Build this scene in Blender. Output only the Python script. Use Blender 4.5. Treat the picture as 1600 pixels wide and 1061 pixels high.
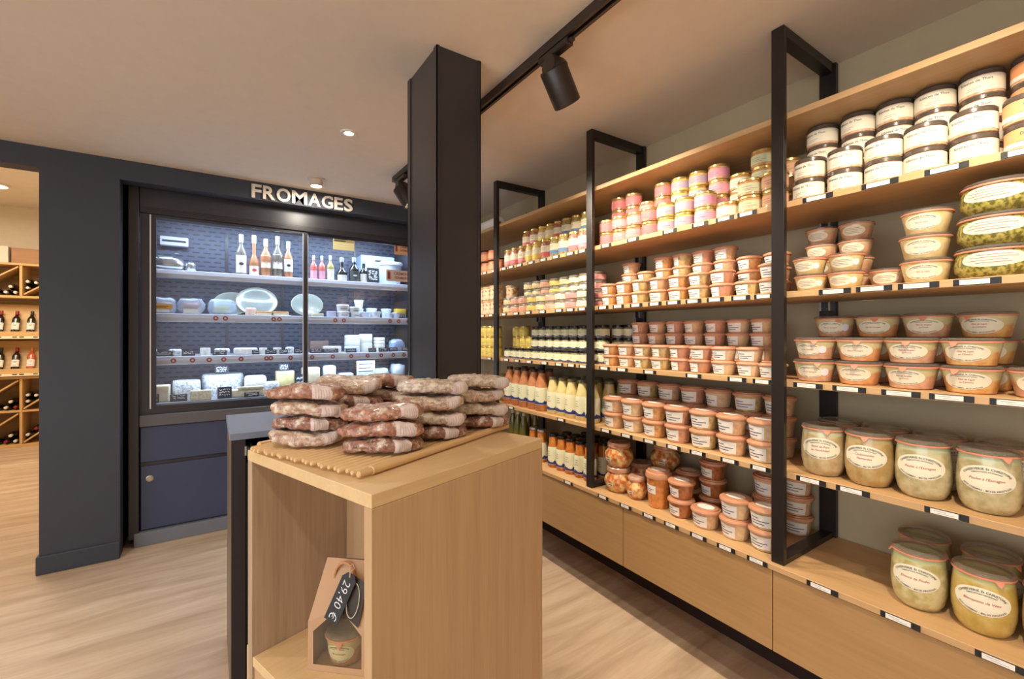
import bpy, bmesh, math, random
from mathutils import Vector, Matrix, noise

random.seed(7)
for o in list(bpy.data.objects):
    bpy.data.objects.remove(o, do_unlink=True)
SC = bpy.context.scene
COL = SC.collection
PI = math.pi

# ------------------------------------------------------------------ camera
cam_d = bpy.data.cameras.new('camera')
cam = bpy.data.objects.new('camera', cam_d)
COL.objects.link(cam)
cam.location = (0, 0, 1.40)
cam.rotation_euler = (PI / 2, 0, -math.atan2(468, 700))
cam_d.sensor_fit = 'HORIZONTAL'
cam_d.sensor_width = 36.0
cam_d.lens = 36.0 * 700 / 1600
cam_d.shift_y = -7.5 / 1600
cam_d.clip_start = 0.02
cam_d.clip_end = 60
SC.camera = cam

# ------------------------------------------------------------------ world, exposure
W = bpy.data.worlds.new('world')
SC.world = W
W.use_nodes = True
W.node_tree.nodes['Background'].inputs[0].default_value = (0.75, 0.85, 1.0, 1)
W.node_tree.nodes['Background'].inputs[1].default_value = 0.6
SC.view_settings.view_transform = 'Standard'
SC.view_settings.look = 'None'
SC.view_settings.gamma = 1.0
SC.view_settings.use_curve_mapping = False
SC.view_settings.exposure = 0.0

WARM = (1.0, 0.86, 0.68)
WARM2 = (1.0, 0.90, 0.78)
COOL = (0.64, 0.79, 1.0)


def light(name, kind, loc, energy, color=WARM, rot=(0, 0, 0), aim=None, **kw):
    d = bpy.data.lights.new(name, kind)
    d.energy = energy
    d.color = color
    for k, v in kw.items():
        setattr(d, k, v)
    o = bpy.data.objects.new(name, d)
    COL.objects.link(o)
    o.location = loc
    if aim is not None:
        dr = Vector(aim) - Vector(loc)
        o.rotation_euler = dr.to_track_quat('-Z', 'Y').to_euler()
    else:
        o.rotation_euler = rot
    return o


# daylight through the shop window in the left wall
light('shop_window_daylight', 'AREA', (-3.16, -0.6, 1.40), 92, (0.90, 0.95, 1.0), aim=(0, -0.6, 1.30),
      shape='RECTANGLE', size=4.2, size_y=2.0)
# recessed ceiling downlights: one in view, the rest unseen and added for ambient light
DOWNLIGHTS = ((-1.2, 2.2), (0.616, 2.519), (-1.7, 1.2), (-0.4, 0.2), (0.6, -0.6), (-1.7, -0.9), (-0.4, -1.9), (1.0, -1.9), (-2.4, 2.6))
for (x, y) in DOWNLIGHTS:
    light('downlight_beam', 'SPOT', (x, y, 2.475), 34, WARM2, rot=(0, 0, 0), spot_size=2.3, spot_blend=0.6, shadow_soft_size=0.05)
# room beyond the opening
light('wine_room_light', 'AREA', (-2.2, 6.3, 2.95), 85, (1.0, 0.86, 0.68), rot=(0, 0, 0), shape='RECTANGLE', size=1.6, size_y=1.6)


# ------------------------------------------------------------------ materials
MATS = {}


def new_mat(name):
    m = bpy.data.materials.new(name)
    m.use_nodes = True
    n = m.node_tree.nodes
    return m, n, m.node_tree.links, n['Principled BSDF']


def rgb(r, g, b):
    """sRGB 0-255 to linear"""
    f = lambda c: c / 255 / 12.92 if c <= 10 else ((c / 255 + 0.055) / 1.055) ** 2.4
    return (f(r), f(g), f(b), 1.0)


def plain(name, col, rough=0.5, metal=0.0, coat=0.0, emit=None, es=1.0, spec=0.5):
    if name in MATS:
        return MATS[name]
    m, n, l, p = new_mat(name)
    p.inputs['Base Color'].default_value = rgb(*col)
    p.inputs['Roughness'].default_value = rough
    p.inputs['Metallic'].default_value = metal
    p.inputs['Coat Weight'].default_value = coat
    p.inputs['Specular IOR Level'].default_value = spec
    if emit:
        p.inputs['Emission Color'].default_value = rgb(*emit)
        p.inputs['Emission Strength'].default_value = es
    # faint procedural mottling keeps large faces from looking flat
    tc = n.new('ShaderNodeTexCoord')
    no = n.new('ShaderNodeTexNoise')
    no.inputs['Scale'].default_value = 14
    no.inputs['Detail'].default_value = 3
    mx = n.new('ShaderNodeMix')
    mx.data_type = 'RGBA'
    mx.blend_type = 'MULTIPLY'
    mx.inputs[0].default_value = 0.10
    mx.inputs[6].default_value = rgb(*col)
    l.new(tc.outputs['Object'], no.inputs['Vector'])
    l.new(no.outputs['Fac'], mx.inputs[7])
    l.new(mx.outputs[2], p.inputs['Base Color'])
    MATS[name] = m
    return m


def wood(name, c1, c2, axis='y', rough=0.45, scale=1.0, streak=0.6):
    if name in MATS:
        return MATS[name]
    m, n, l, p = new_mat(name)
    tc = n.new('ShaderNodeTexCoord')
    mp = n.new('ShaderNodeMapping')
    s = [26 * scale, 26 * scale, 26 * scale]
    s['xyz'.index(axis)] = 1.1 * scale
    mp.inputs['Scale'].default_value = s
    n1 = n.new('ShaderNodeTexNoise')
    n1.inputs['Scale'].default_value = 1.0
    n1.inputs['Detail'].default_value = 6
    n1.inputs['Roughness'].default_value = 0.65
    n2 = n.new('ShaderNodeTexNoise')
    n2.inputs['Scale'].default_value = 5.5
    n2.inputs['Detail'].default_value = 4
    cr = n.new('ShaderNodeValToRGB')
    cr.color_ramp.elements[0].position = 0.32
    cr.color_ramp.elements[0].color = rgb(*c2)
    cr.color_ramp.elements[1].position = 0.68
    cr.color_ramp.elements[1].color = rgb(*c1)
    mx = n.new('ShaderNodeMix')
    mx.data_type = 'FLOAT'
    mx.inputs[0].default_value = 1 - streak
    bp = n.new('ShaderNodeBump')
    bp.inputs['Strength'].default_value = 0.06
    l.new(tc.outputs['Object'], mp.inputs['Vector'])
    l.new(mp.outputs[0], n1.inputs['Vector'])
    l.new(mp.outputs[0], n2.inputs['Vector'])
    l.new(n1.outputs['Fac'], mx.inputs[2])
    l.new(n2.outputs['Fac'], mx.inputs[3])
    l.new(mx.outputs[0], cr.inputs['Fac'])
    l.new(cr.outputs['Color'], p.inputs['Base Color'])
    l.new(n1.outputs['Fac'], bp.inputs['Height'])
    l.new(bp.outputs[0], p.inputs['Normal'])
    p.inputs['Roughness'].default_value = rough
    MATS[name] = m
    return m


def food(name, c1, c2, scale=60, fill=None, top=None, rough=0.12, coat=0.6, detail=4, lo=0.38, hi=0.62):
    """contents seen through the glass of a jar; above the fill height only the empty glass rim shows"""
    if name in MATS:
        return MATS[name]
    m, n, l, p = new_mat(name)
    tc = n.new('ShaderNodeTexCoord')
    no = n.new('ShaderNodeTexNoise')
    no.inputs['Scale'].default_value = scale
    no.inputs['Detail'].default_value = detail
    cr = n.new('ShaderNodeValToRGB')
    cr.color_ramp.elements[0].position = lo
    cr.color_ramp.elements[0].color = rgb(*c1)
    cr.color_ramp.elements[1].position = hi
    cr.color_ramp.elements[1].color = rgb(*c2)
    l.new(tc.outputs['Object'], no.inputs['Vector'])
    l.new(no.outputs['Fac'], cr.inputs['Fac'])
    out = cr.outputs['Color']
    if fill is not None:
        sx = n.new('ShaderNodeSeparateXYZ')
        mr = n.new('ShaderNodeMapRange')
        mr.inputs[1].default_value = fill - 0.003
        mr.inputs[2].default_value = fill + 0.003
        ad = n.new('ShaderNodeMath')
        ad.operation = 'MULTIPLY_ADD'
        ad.inputs[1].default_value = 0.02
        l.new(tc.outputs['Object'], sx.inputs[0])
        l.new(no.outputs['Fac'], ad.inputs[0])
        l.new(sx.outputs[2], ad.inputs[2])
        l.new(ad.outputs[0], mr.inputs[0])
        mx = n.new('ShaderNodeMix')
        mx.data_type = 'RGBA'
        mx.inputs[7].default_value = rgb(*top)
        l.new(mr.outputs[0], mx.inputs[0])
        l.new(out, mx.inputs[6])
        out = mx.outputs[2]
    l.new(out, p.inputs['Base Color'])
    p.inputs['Roughness'].default_value = 0.35
    p.inputs['Coat Weight'].default_value = coat
    p.inputs['Coat Roughness'].default_value = rough
    MATS[name] = m
    return m


def clear(name, tint=(235, 245, 245), alpha=0.25, rough=0.03):
    """thin glass: mostly transparent, reflecting by Fresnel"""
    if name in MATS:
        return MATS[name]
    m, n, l, p = new_mat(name)
    n.remove(p)
    out = n['Material Output']
    tr = n.new('ShaderNodeBsdfTransparent')
    tr.inputs[0].default_value = rgb(*tint)
    gl = n.new('ShaderNodeBsdfGlossy')
    gl.inputs['Roughness'].default_value = rough
    df = n.new('ShaderNodeBsdfDiffuse')
    df.inputs[0].default_value = rgb(*tint)
    # Schlick-like reflectance, the same from either side of the thin pane
    lw = n.new('ShaderNodeLayerWeight')
    lw.inputs[0].default_value = 0.5
    pw = n.new('ShaderNodeMath')
    pw.operation = 'POWER'
    pw.inputs[1].default_value = 4.0
    fr = n.new('ShaderNodeMath')
    fr.operation = 'MULTIPLY_ADD'
    fr.inputs[1].default_value = 0.8
    fr.inputs[2].default_value = 0.035
    l.new(lw.outputs['Facing'], pw.inputs[0])
    l.new(pw.outputs[0], fr.inputs[0])
    m1 = n.new('ShaderNodeMixShader')
    m1.inputs[0].default_value = alpha
    m2 = n.new('ShaderNodeMixShader')
    l.new(tr.outputs[0], m1.inputs[1])
    l.new(df.outputs[0], m1.inputs[2])
    l.new(fr.outputs[0], m2.inputs[0])
    l.new(m1.outputs[0], m2.inputs[1])
    l.new(gl.outputs[0], m2.inputs[2])
    l.new(m2.outputs[0], out.inputs[0])
    MATS[name] = m
    return m


# ------------------------------------------------------------------ mesh helpers
class MB:
    def __init__(s):
        s.v = []
        s.f = []
        s.m = []

    def add(s, vs, fs, mi=0):
        b = len(s.v)
        s.v += [tuple(v) for v in vs]
        s.f += [tuple(b + i for i in f) for f in fs]
        s.m += [mi] * len(fs)
        return s

    def box(s, x0, y0, z0, x1, y1, z1, mi=0):
        vs = [(x0, y0, z0), (x1, y0, z0), (x1, y1, z0), (x0, y1, z0), (x0, y0, z1), (x1, y0, z1), (x1, y1, z1), (x0, y1, z1)]
        return s.add(vs, [(3, 2, 1, 0), (4, 5, 6, 7), (0, 1, 5, 4), (1, 2, 6, 5), (2, 3, 7, 6), (3, 0, 4, 7)], mi)

    def bev(s, x0, y0, z0, x1, y1, z1, b=0.003, mi=0):
        """box with chamfered edges"""
        bm = bmesh.new()
        bmesh.ops.create_cube(bm, size=1)
        for v in bm.verts:
            v.co = Vector((x0 + (v.co.x + .5) * (x1 - x0), y0 + (v.co.y + .5) * (y1 - y0), z0 + (v.co.z + .5) * (z1 - z0)))
        bmesh.ops.bevel(bm, geom=bm.edges[:], offset=b, segments=1, affect='EDGES', profile=0.5)
        bm.verts.ensure_lookup_table()
        s.add([v.co for v in bm.verts], [[v.index for v in f.verts] for f in bm.faces], mi)
        bm.free()
        return s

    def lathe(s, prof, n=28, mi=0, cx=0, cy=0):
        """prof: (r, z) from bottom to top, closed on the axis when r == 0"""
        b = []
        vs = []
        for r, z in prof:
            if r < 1e-6:
                b.append([len(vs)])
                vs.append((cx, cy, z))
            else:
                b.append(list(range(len(vs), len(vs) + n)))
                vs += [(cx + r * math.cos(2 * PI * k / n), cy + r * math.sin(2 * PI * k / n), z) for k in range(n)]
        fs = []
        for A, B in zip(b[:-1], b[1:]):
            for k in range(n):
                k2 = (k + 1) % n
                if len(A) == 1 and len(B) > 1:
                    fs.append((A[0], B[k2], B[k]))
                elif len(B) == 1 and len(A) > 1:
                    fs.append((A[k], A[k2], B[0]))
                elif len(A) > 1:
                    fs.append((A[k], A[k2], B[k2], B[k]))
        return s.add(vs, fs, mi)

    def tube(s, pts, r, n=8, mi=0, caps=True, closed=False):
        pts = [Vector(p) for p in pts]
        rr = r if isinstance(r, (list, tuple)) else [r] * len(pts)
        rings = []
        vs = []
        up = None
        N = len(pts)
        for i, p in enumerate(pts):
            if closed:
                t = pts[(i + 1) % N] - pts[i - 1]
            else:
                t = pts[min(i + 1, N - 1)] - pts[max(i - 1, 0)]
            t.normalize()
            if up is None:
                up = t.orthogonal().normalized()
            else:
                up = (up - t * up.dot(t)).normalized()
            w = t.cross(up)
            rings.append(list(range(len(vs), len(vs) + n)))
            vs += [p + (up * math.cos(2 * PI * k / n) + w * math.sin(2 * PI * k / n)) * rr[i] for k in range(n)]
        fs = []
        pairs = list(zip(rings[:-1], rings[1:]))
        if closed:
            pairs.append((rings[-1], rings[0]))
        for A, B in pairs:
            fs += [(A[k], A[(k + 1) % n], B[(k + 1) % n], B[k]) for k in range(n)]
        if caps and not closed:
            fs.append(tuple(reversed(rings[0])))
            fs.append(tuple(rings[-1]))
        return s.add(vs, fs, mi)

    def prism(s, poly, z0, z1, mi=0):
        """poly counter-clockwise in xy"""
        n = len(poly)
        vs = [(x, y, z0) for x, y in poly] + [(x, y, z1) for x, y in poly]
        fs = [tuple(reversed(range(n))), tuple(range(n, 2 * n))]
        fs += [(i, (i + 1) % n, n + (i + 1) % n, n + i) for i in range(n)]
        return s.add(vs, fs, mi)

    def xf(s, M):
        s.v = [tuple(M @ Vector(v)) for v in s.v]
        return s

    def mesh(s, name, mats, smooth=False, angle=None):
        me = bpy.data.meshes.new(name)
        me.from_pydata(s.v, [], s.f)
        for m in (mats if isinstance(mats, (list, tuple)) else [mats]):
            me.materials.append(m)
        if any(s.m):
            me.polygons.foreach_set('material_index', s.m)
        if smooth:
            me.polygons.foreach_set('use_smooth', [True] * len(me.polygons))
            me.update()
            try:
                me.set_sharp_from_angle(angle=angle if angle is not None else 0.7)
            except Exception:
                pass
        me.update()
        return me


def link(name, me, parent=None, loc=None, rot=None):
    o = bpy.data.objects.new(name, me)
    COL.objects.link(o)
    if parent is not None:
        o.parent = parent
    if loc is not None:
        o.location = loc
    if rot is not None:
        o.rotation_euler = rot
    return o


def part(name, mb, mat, parent=None, smooth=False, angle=None, loc=None, rot=None):
    return link(name, mb.mesh(name, mat, smooth, angle), parent, loc, rot)


def tag(o, label, cat, group=None):
    o['label'] = label
    o['category'] = cat
    if group:
        o['group'] = group
    return o


def thing(name, label, cat, loc=(0, 0, 0), rz=0.0, group=None):
    o = bpy.data.objects.new(name, None)
    o.empty_display_size = 0.05
    COL.objects.link(o)
    o.location = loc
    o.rotation_euler = (0, 0, rz)
    return tag(o, label, cat, group)


def struct(name, mb, mat, smooth=False):
    o = part(name, mb, mat, None, smooth)
    o['kind'] = 'structure'
    return o


TXT = {}


def text2d(s, size=1.0, bold=0.0, shear=0.0):
    """outline of a line of writing as flat vertices and faces, centred on x, baseline y = 0"""
    key = (s, size, bold, shear)
    if key in TXT:
        return TXT[key]
    cu = bpy.data.curves.new('writing', 'FONT')
    cu.body = s
    cu.size = size
    cu.align_x = 'CENTER'
    cu.shear = shear
    cu.offset = bold * size
    cu.resolution_u = 2
    o = bpy.data.objects.new('writing', cu)
    COL.objects.link(o)
    dg = bpy.context.evaluated_depsgraph_get()
    me = o.evaluated_get(dg).to_mesh()
    vs = [(v.co.x, v.co.y) for v in me.vertices]
    fs = [tuple(p.vertices) for p in me.polygons]
    o.evaluated_get(dg).to_mesh_clear()
    bpy.data.objects.remove(o, do_unlink=True)
    bpy.data.curves.remove(cu)
    TXT[key] = (vs, fs)
    return TXT[key]


def text_solid(s, size, depth, bold=0.0, width=None):
    """upright solid letters in the xz plane, front facing -y, starting at x = 0"""
    cu = bpy.data.curves.new('writing', 'FONT')
    cu.body = s
    cu.size = size
    cu.offset = bold * size
    cu.extrude = depth / 2
    cu.resolution_u = 3
    o = bpy.data.objects.new('writing', cu)
    COL.objects.link(o)
    dg = bpy.context.evaluated_depsgraph_get()
    me = o.evaluated_get(dg).to_mesh()
    vs = [tuple(v.co) for v in me.vertices]
    fs = [tuple(p.vertices) for p in me.polygons]
    o.evaluated_get(dg).to_mesh_clear()
    bpy.data.objects.remove(o, do_unlink=True)
    bpy.data.curves.remove(cu)
    x0 = min(v[0] for v in vs)
    x1 = max(v[0] for v in vs)
    k = 1.0 if width is None else width / (x1 - x0)
    mb = MB()
    mb.add([((x - x0) * k, -z - depth / 2, y) for x, y, z in vs], fs)
    return mb, (x1 - x0) * k


ORD = ['first', 'second', 'third', 'fourth', 'fifth', 'sixth', 'seventh', 'eighth', 'ninth', 'tenth', 'eleventh', 'twelfth', 'thirteenth', 'fourteenth']
# ================================================================== palette
M_OAK_Y = wood('oak_shelf', (206, 168, 120), (188, 148, 100), 'y')
M_OAK_Z = wood('oak_upright', (204, 170, 130), (184, 150, 112), 'z')
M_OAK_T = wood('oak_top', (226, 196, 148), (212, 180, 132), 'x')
M_DRAWER = wood('oak_drawer', (178, 140, 92), (162, 124, 78), 'y', scale=0.55)
M_FLOOR = None
M_ANTH = plain('anthracite_paint', (58, 62, 74), 0.55)
M_COL = plain('anthracite_cladding', (56, 54, 57), 0.32)
M_BLACK = plain('black_steel', (34, 29, 26), 0.35)
M_TRACK = plain('dark_bronze_metal', (48, 38, 32), 0.4)
M_VOID = plain('recess_black', (12, 12, 14), 0.8)
M_CEIL = plain('ceiling_plaster', (230, 218, 202), 0.9)
M_WALLR = plain('wall_paint_taupe', (184, 168, 136), 0.9)
M_WHITE = plain('white_paint', (235, 230, 222), 0.6)
M_CREAMW = plain('cream_paint', (228, 214, 190), 0.8)
M_PAPER = plain('white_paper', (240, 234, 224), 0.7)
M_INK = plain('dark_ink', (52, 48, 52), 0.7)
M_INKRED = plain('red_ink', (176, 70, 66), 0.7)
M_TAGBLK = plain('black_plastic', (30, 28, 28), 0.5)
M_STEEL = plain('brushed_steel', (180, 182, 186), 0.3, metal=1.0)
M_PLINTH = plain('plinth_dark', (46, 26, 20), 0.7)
M_GLASS = clear('door_glass', (246, 249, 252), 0.015, 0.02)
M_LIDGLASS = clear('lid_glass', (236, 228, 214), 0.12, 0.06)


def floor_mat():
    m, n, l, p = new_mat('floor_vinyl_oak')
    tc = n.new('ShaderNodeTexCoord')
    mp = n.new('ShaderNodeMapping')
    mp.inputs['Scale'].default_value = (0.9, 7.0, 1)
    n1 = n.new('ShaderNodeTexNoise')
    n1.inputs['Scale'].default_value = 1.6
    n1.inputs['Detail'].default_value = 7
    n1.inputs['Roughness'].default_value = 0.62
    n1.inputs['Distortion'].default_value = 0.6
    cr = n.new('ShaderNodeValToRGB')
    e = cr.color_ramp.elements
    e[0].position = 0.30
    e[0].color = rgb(168, 140, 114)
    e[1].position = 0.70
    e[1].color = rgb(208, 184, 156)
    k = e.new(0.5)
    k.color = rgb(190, 163, 134)
    l.new(tc.outputs['Object'], mp.inputs[0])
    l.new(mp.outputs[0], n1.inputs['Vector'])
    l.new(n1.outputs['Fac'], cr.inputs[0])
    l.new(cr.outputs[0], p.inputs['Base Color'])
    p.inputs['Roughness'].default_value = 0.42
    return m


M_FLOOR = floor_mat()

# ================================================================== room shell
XR, YW, ZC = 2.11, 3.70, 2.50
struct('floor', MB().box(-3.2, -3.2, -0.06, XR + .1, 8.5, 0), M_FLOOR)
struct('ceiling', MB().box(-3.2, -3.2, ZC, XR + .1, YW + .12, ZC + .1), M_CEIL)
struct('wall_right', MB().box(XR, -3.2, 0, XR + .1, 4.7, ZC), M_WALLR)
# left wall with the wide shop window, out of the picture
wl = MB().box(-3.3, -3.2, 0, -3.2, 8.5, .35).box(-3.3, -3.2, 2.45, -3.2, 8.5, 3.1).box(-3.3, -3.2, .35, -3.2, -2.75, 2.45).box(-3.3, 1.55, .35, -3.2, 8.5, 2.45)
struct('wall_left', wl, M_CREAMW)
struct('window_1', MB().box(-3.27, -2.75, .35, -3.23, -2.70, 2.45).box(-3.27, 1.50, .35, -3.23, 1.55, 2.45)
       .box(-3.27, -2.70, .35, -3.23, 1.50, .40).box(-3.27, -2.70, 2.40, -3.23, 1.50, 2.45), M_BLACK)
struct('wall_front', MB().box(-3.2, -3.3, 0, XR, -3.2, ZC), M_CREAMW)
# anthracite partition with the opening on the left and the recess of the cheese cabinet
wb = MB()
wb.box(-0.84, YW, 0, -0.483, YW + .12, 2.375)
wb.box(-3.2, YW, 2.375, -0.483, YW + .12, ZC)
wb.box(-0.483, YW, 2.375, XR, YW + .12, ZC)
wb.box(-3.2, YW, 0, -2.5, YW + .12, 2.375)
struct('wall_back', wb, M_ANTH)
struct('baseboard_back', MB().bev(-0.852, YW - .014, 0, -0.481, YW, 0.108, 0.004).box(-0.852, YW, 0, -0.84, YW + .13, 0.104), M_ANTH)
struct('wall_recess', MB().box(-0.60, YW + .12, 0, -0.49, 4.72, 2.6).box(-0.49, 4.66, 0, XR, 4.72, 2.6)
       .box(-0.49, YW + .12, 2.5, XR, 4.66, 2.6), M_VOID)
# wine room
struct('wall_wine_room', MB().box(-3.2, 8.42, 0, 0.4, 8.5, 3.1), M_CREAMW)
struct('wall_wine_room_right', MB().box(-0.66, YW + .12, 0, -0.60, 8.42, 3.1), M_CREAMW)
struct('ceiling_wine_room', MB().box(-3.2, YW + .12, 3.06, 0.4, 8.5, 3.12).box(-3.2, YW + .06, 2.5, -0.6, YW + .12, 3.06), M_CEIL)

# clad column
t = thing('column', 'tall square anthracite clad column standing behind the sausage display', 'column', (0.8015, 1.72, 0))
t['kind'] = 'structure'
part('cladding', MB().box(-.0925, -.148, 0, .0925, .148, ZC), M_COL, t)
for sx in (-1, 1):
    for sy in (-1, 1):
        x0, y0 = sx * .0965, sy * .152
        part('corner_strip', MB().box(min(x0, x0 - sx * .013), min(y0, y0 - sy * .004), 0, max(x0, x0 - sx * .013), max(y0, y0 - sy * .004), ZC)
             .box(min(x0, x0 - sx * .004), min(y0, y0 - sy * .03), 0, max(x0, x0 - sx * .004), max(y0, y0 - sy * .03), ZC), M_COL, t)

# ================================================================== ceiling fittings
M_GLOW = plain('lamp_glow', (255, 240, 215), 0.5, emit=(255, 236, 205), es=14)
M_LAMPW = plain('lamp_housing_white', (214, 198, 182), 0.5)
for i, (x, y) in enumerate(DOWNLIGHTS):
    if i == 1:
        t = thing('recessed_downlight', 'small round recessed ceiling downlight, lit, left of the column', 'downlight', (x, y, ZC))
    else:
        t = thing('recessed_downlight', 'recessed ceiling downlight outside the picture, %s' % ['toward the opening', '', 'near the shop window', 'right above the viewpoint', 'behind the viewpoint toward the shelves', 'in the middle of the window side', 'at the rear centre', 'at the rear near the shelves', 'in the far window corner'][i], 'downlight', (x, y, ZC), 0, 'downlights outside the picture')
    part('trim_ring', MB().lathe([(.024, -.001), (.025, -.007), (.040, -.007), (.043, -.001), (.043, .0), (.024, .0)], 28), M_WHITE, t, True)
    part('lens', MB().lathe([(0, -.004), (.024, -.004), (.024, -.001), (0, -.001)], 24), M_GLOW, t)
t = thing('ceiling_lamp', 'small white cylinder lamp fixed to the ceiling above the cheese sign', 'ceiling lamp', (0.611, 3.40, ZC))
part('base_ring', MB().lathe([(0, 0), (.060, 0), (.060, -.006), (.05, -.009), (0, -.009)][::-1], 32), M_LAMPW, t, True)
part('housing', MB().lathe([(.034, -.050), (.038, -.053), (.044, -.049), (.044, -.009), (0, -.009)], 32), M_LAMPW, t, True)
part('lens', MB().lathe([(0, -.047), (.034, -.047), (.034, -.044), (0, -.044)], 24), M_GLOW, t)
light('ceiling_lamp_beam', 'SPOT', (0.611, 3.40, 2.440), 16, WARM2, aim=(0.611, 3.56, 1.9), spot_size=2.95, spot_blend=0.3, shadow_soft_size=0.04)

t = thing('track_rail', 'long dark metal lighting track running along the ceiling past the column', 'lighting track', (1.062, 0, ZC))
part('rail', MB().box(-.019, -3.0, -.036, -.007, 3.05, 0).box(.007, -3.0, -.036, .019, 3.05, 0).box(-.007, -3.0, -.014, .007, 3.05, 0), M_TRACK, t)
part('end_cap', MB().bev(-.021, 3.05, -.038, .021, 3.064, 0, .003), M_TRACK, t)
part('contact_strip', MB().box(-.007, -3.0, -.022, -.005, 3.05, -.014), plain('copper_contact', (176, 132, 96), 0.3, metal=1.0), t)


def spotlight(loc, aim, label):
    """cylinder head hanging from the rail on a round joint; the beam leaves through the front lens"""
    t = thing('track_spotlight', label, 'spotlight', loc, 0, 'spotlights on the ceiling track')
    part('adapter', MB().bev(-.017, -.085, -.062, .017, .085, -.036, .004), M_TRACK, t)
    part('lever', MB().bev(-.010, -.102, -.056, .010, -.085, -.044, .003), M_TRACK, t)
    part('neck', MB().lathe([(0, -.075), (.012, -.075), (.012, -.05), (0, -.05)], 14), M_TRACK, t, True)
    part('joint', MB().lathe([(0, -.036), (.036, -.033), (.040, -.02), (.040, .02), (.036, .033), (0, .036)], 24)
         .xf(Matrix.Translation((0, 0, -.105)) @ Matrix.Rotation(PI / 2, 4, 'Y')), M_TRACK, t, True)
    d = (Vector(aim) - (Vector(loc) + Vector((0, 0, -.124)))).normalized()
    q = d.to_track_quat('-Z', 'Y')
    h = link('head', MB().lathe([(0, .02), (.050, .02), (.053, .016), (.053, -.115), (.050, -.118), (.046, -.116), (.046, -.085), (0, -.085)][::-1], 32).mesh('head', M_TRACK, True), t,
             (.0, 0, -.124), q.to_euler())
    part('lens', MB().lathe([(0, -.086), (.045, -.086)][::-1], 24), plain('spot_lens_glow', (255, 235, 205), .5, emit=(255, 226, 186), es=10), h)
    p = Vector(loc) + Vector((0, 0, -.124)) + d * .122
    light('spotlight_beam', 'SPOT', p, SPOT_E, WARM, aim=aim, spot_size=1.75, spot_blend=0.75, shadow_soft_size=0.03)


SPOT_E = 60
spotlight((1.062, 1.300, ZC), (1.95, 1.50, 1.35), 'black cylinder track spotlight near the top centre, tilted toward the shelves')
SPOT_E = 47
spotlight((1.062, 2.93, ZC), (1.75, 2.45, 1.1), 'black cylinder track spotlight half hidden behind the column')
spotlight((1.062, 2.15, ZC), (1.80, 1.35, 1.2), 'black track spotlight just behind the column')
SPOT_E = 60
spotlight((1.062, 0.15, ZC), (1.90, 0.50, 1.25), 'black track spotlight over the near end of the shelving')
# ================================================================== wall shelving
Y0, Y1 = -0.75, 3.66
SHELF = {'T': 2.192, 'S1': 1.875, 'S2': 1.554, 'S3': 1.236, 'S4': 0.911, 'S5': 0.58}
TAGS = {
    'S1': [2.92, 2.79, 2.65, 2.56, 2.46, 2.33, 2.2, 2.08, 1.95, 1.85, 1.67, 1.49, 1.28, 1.13, 1.02, 0.93, 0.69, 0.52, 0.37, 0.22],
    'S2': [2.95, 2.83, 2.65, 2.5, 2.36, 2.21, 2.05, 1.95, 1.85, 1.69, 1.585, 1.47, 1.36, 1.26, 1.16, 1.06, 0.955, 0.865, 0.64, 0.535, 0.43, 0.31],
    'S3': [2.85, 2.62, 2.49, 2.35, 2.19, 2.05, 1.94, 1.84, 1.68, 1.56, 1.39, 1.16, 0.97, 0.87, 0.72, 0.6, 0.47, 0.36, 0.24],
    'S4': [2.56, 2.03, 1.67, 1.53, 1.39, 1.26, 1.14, 1.0, 0.88, 0.71, 0.59, 0.37],
    'S5': [1.92, 1.65, 1.5, 1.36, 1.24, 1.11, 0.99, 0.87, 0.66, 0.46, 0.26]}
_tag_holder = MB().bev(-.0015, -.042, -.0088, .0, .042, .0088, .0004)
for sy in (-1, 1):
    _tag_holder.box(-.003, sy * .042 - .008, -.0088, -.0014, sy * .042 + .003 * (1 - sy) - (.004 if sy > 0 else -.001), .0088)
ME_TAG = _tag_holder.mesh('price_tag', M_TAGBLK)
ME_CARD = MB().box(-.0026, -.029, -.0068, -.0016, .029, .0068).mesh('card', M_PAPER)
ME_SCRIB = MB().box(-.0030, -.021, .001, -.0027, .002, .0022).box(-.0030, -.021, -.0035, -.0027, .021, -.0024).mesh('print', M_INK)


def price_tags(parent, key, x):
    for i, y in enumerate(TAGS[key]):
        k = 1.0 if y < .8 else 0.82
        a = link('price_tag', ME_TAG, parent, (x, y, SHELF[key] - .0115))
        a.scale = (1, k, 1)
        b = link('card', ME_CARD, a)
        if y < 1.6:
            # the fine print is only a couple of pixels tall; it rides on the card itself
            b.data = ME_CARD_P


ME_CARD_P = MB().box(-.0026, -.029, -.0068, -.0016, .029, .0068).box(-.0028, -.004, .002, -.0026, .022, .0030, 1).box(-.0028, -.02, -.0030, -.0026, .012, -.0022, 1).mesh('card', [M_PAPER, plain('faint_print', (150, 146, 140), .7)])

SHNAME = {'T': 'top canopy shelf under the ceiling, oak board with nothing but cables on it',
          'S1': 'highest loaded oak wall shelf carrying small tins and white-labelled jars',
          'S2': 'second oak wall shelf from the top, green bean jars at its right end',
          'S3': 'third oak wall shelf from the top, carrying rows of oval-label pots',
          'S4': 'fourth oak wall shelf from the top, large tulip jars at its right'}
for k in ('T', 'S1', 'S2', 'S3', 'S4'):
    z = SHELF[k]
    t = thing('wall_shelf', SHNAME[k], 'shelf', (0, 0, 0), 0, 'long oak shelves on the right wall')
    part('board', MB().bev(1.703, Y0, z - .022, 2.083, Y1, z, .0012), M_OAK_Y, t)
    if k != 'T':
        price_tags(t, k, 1.703)

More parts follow.
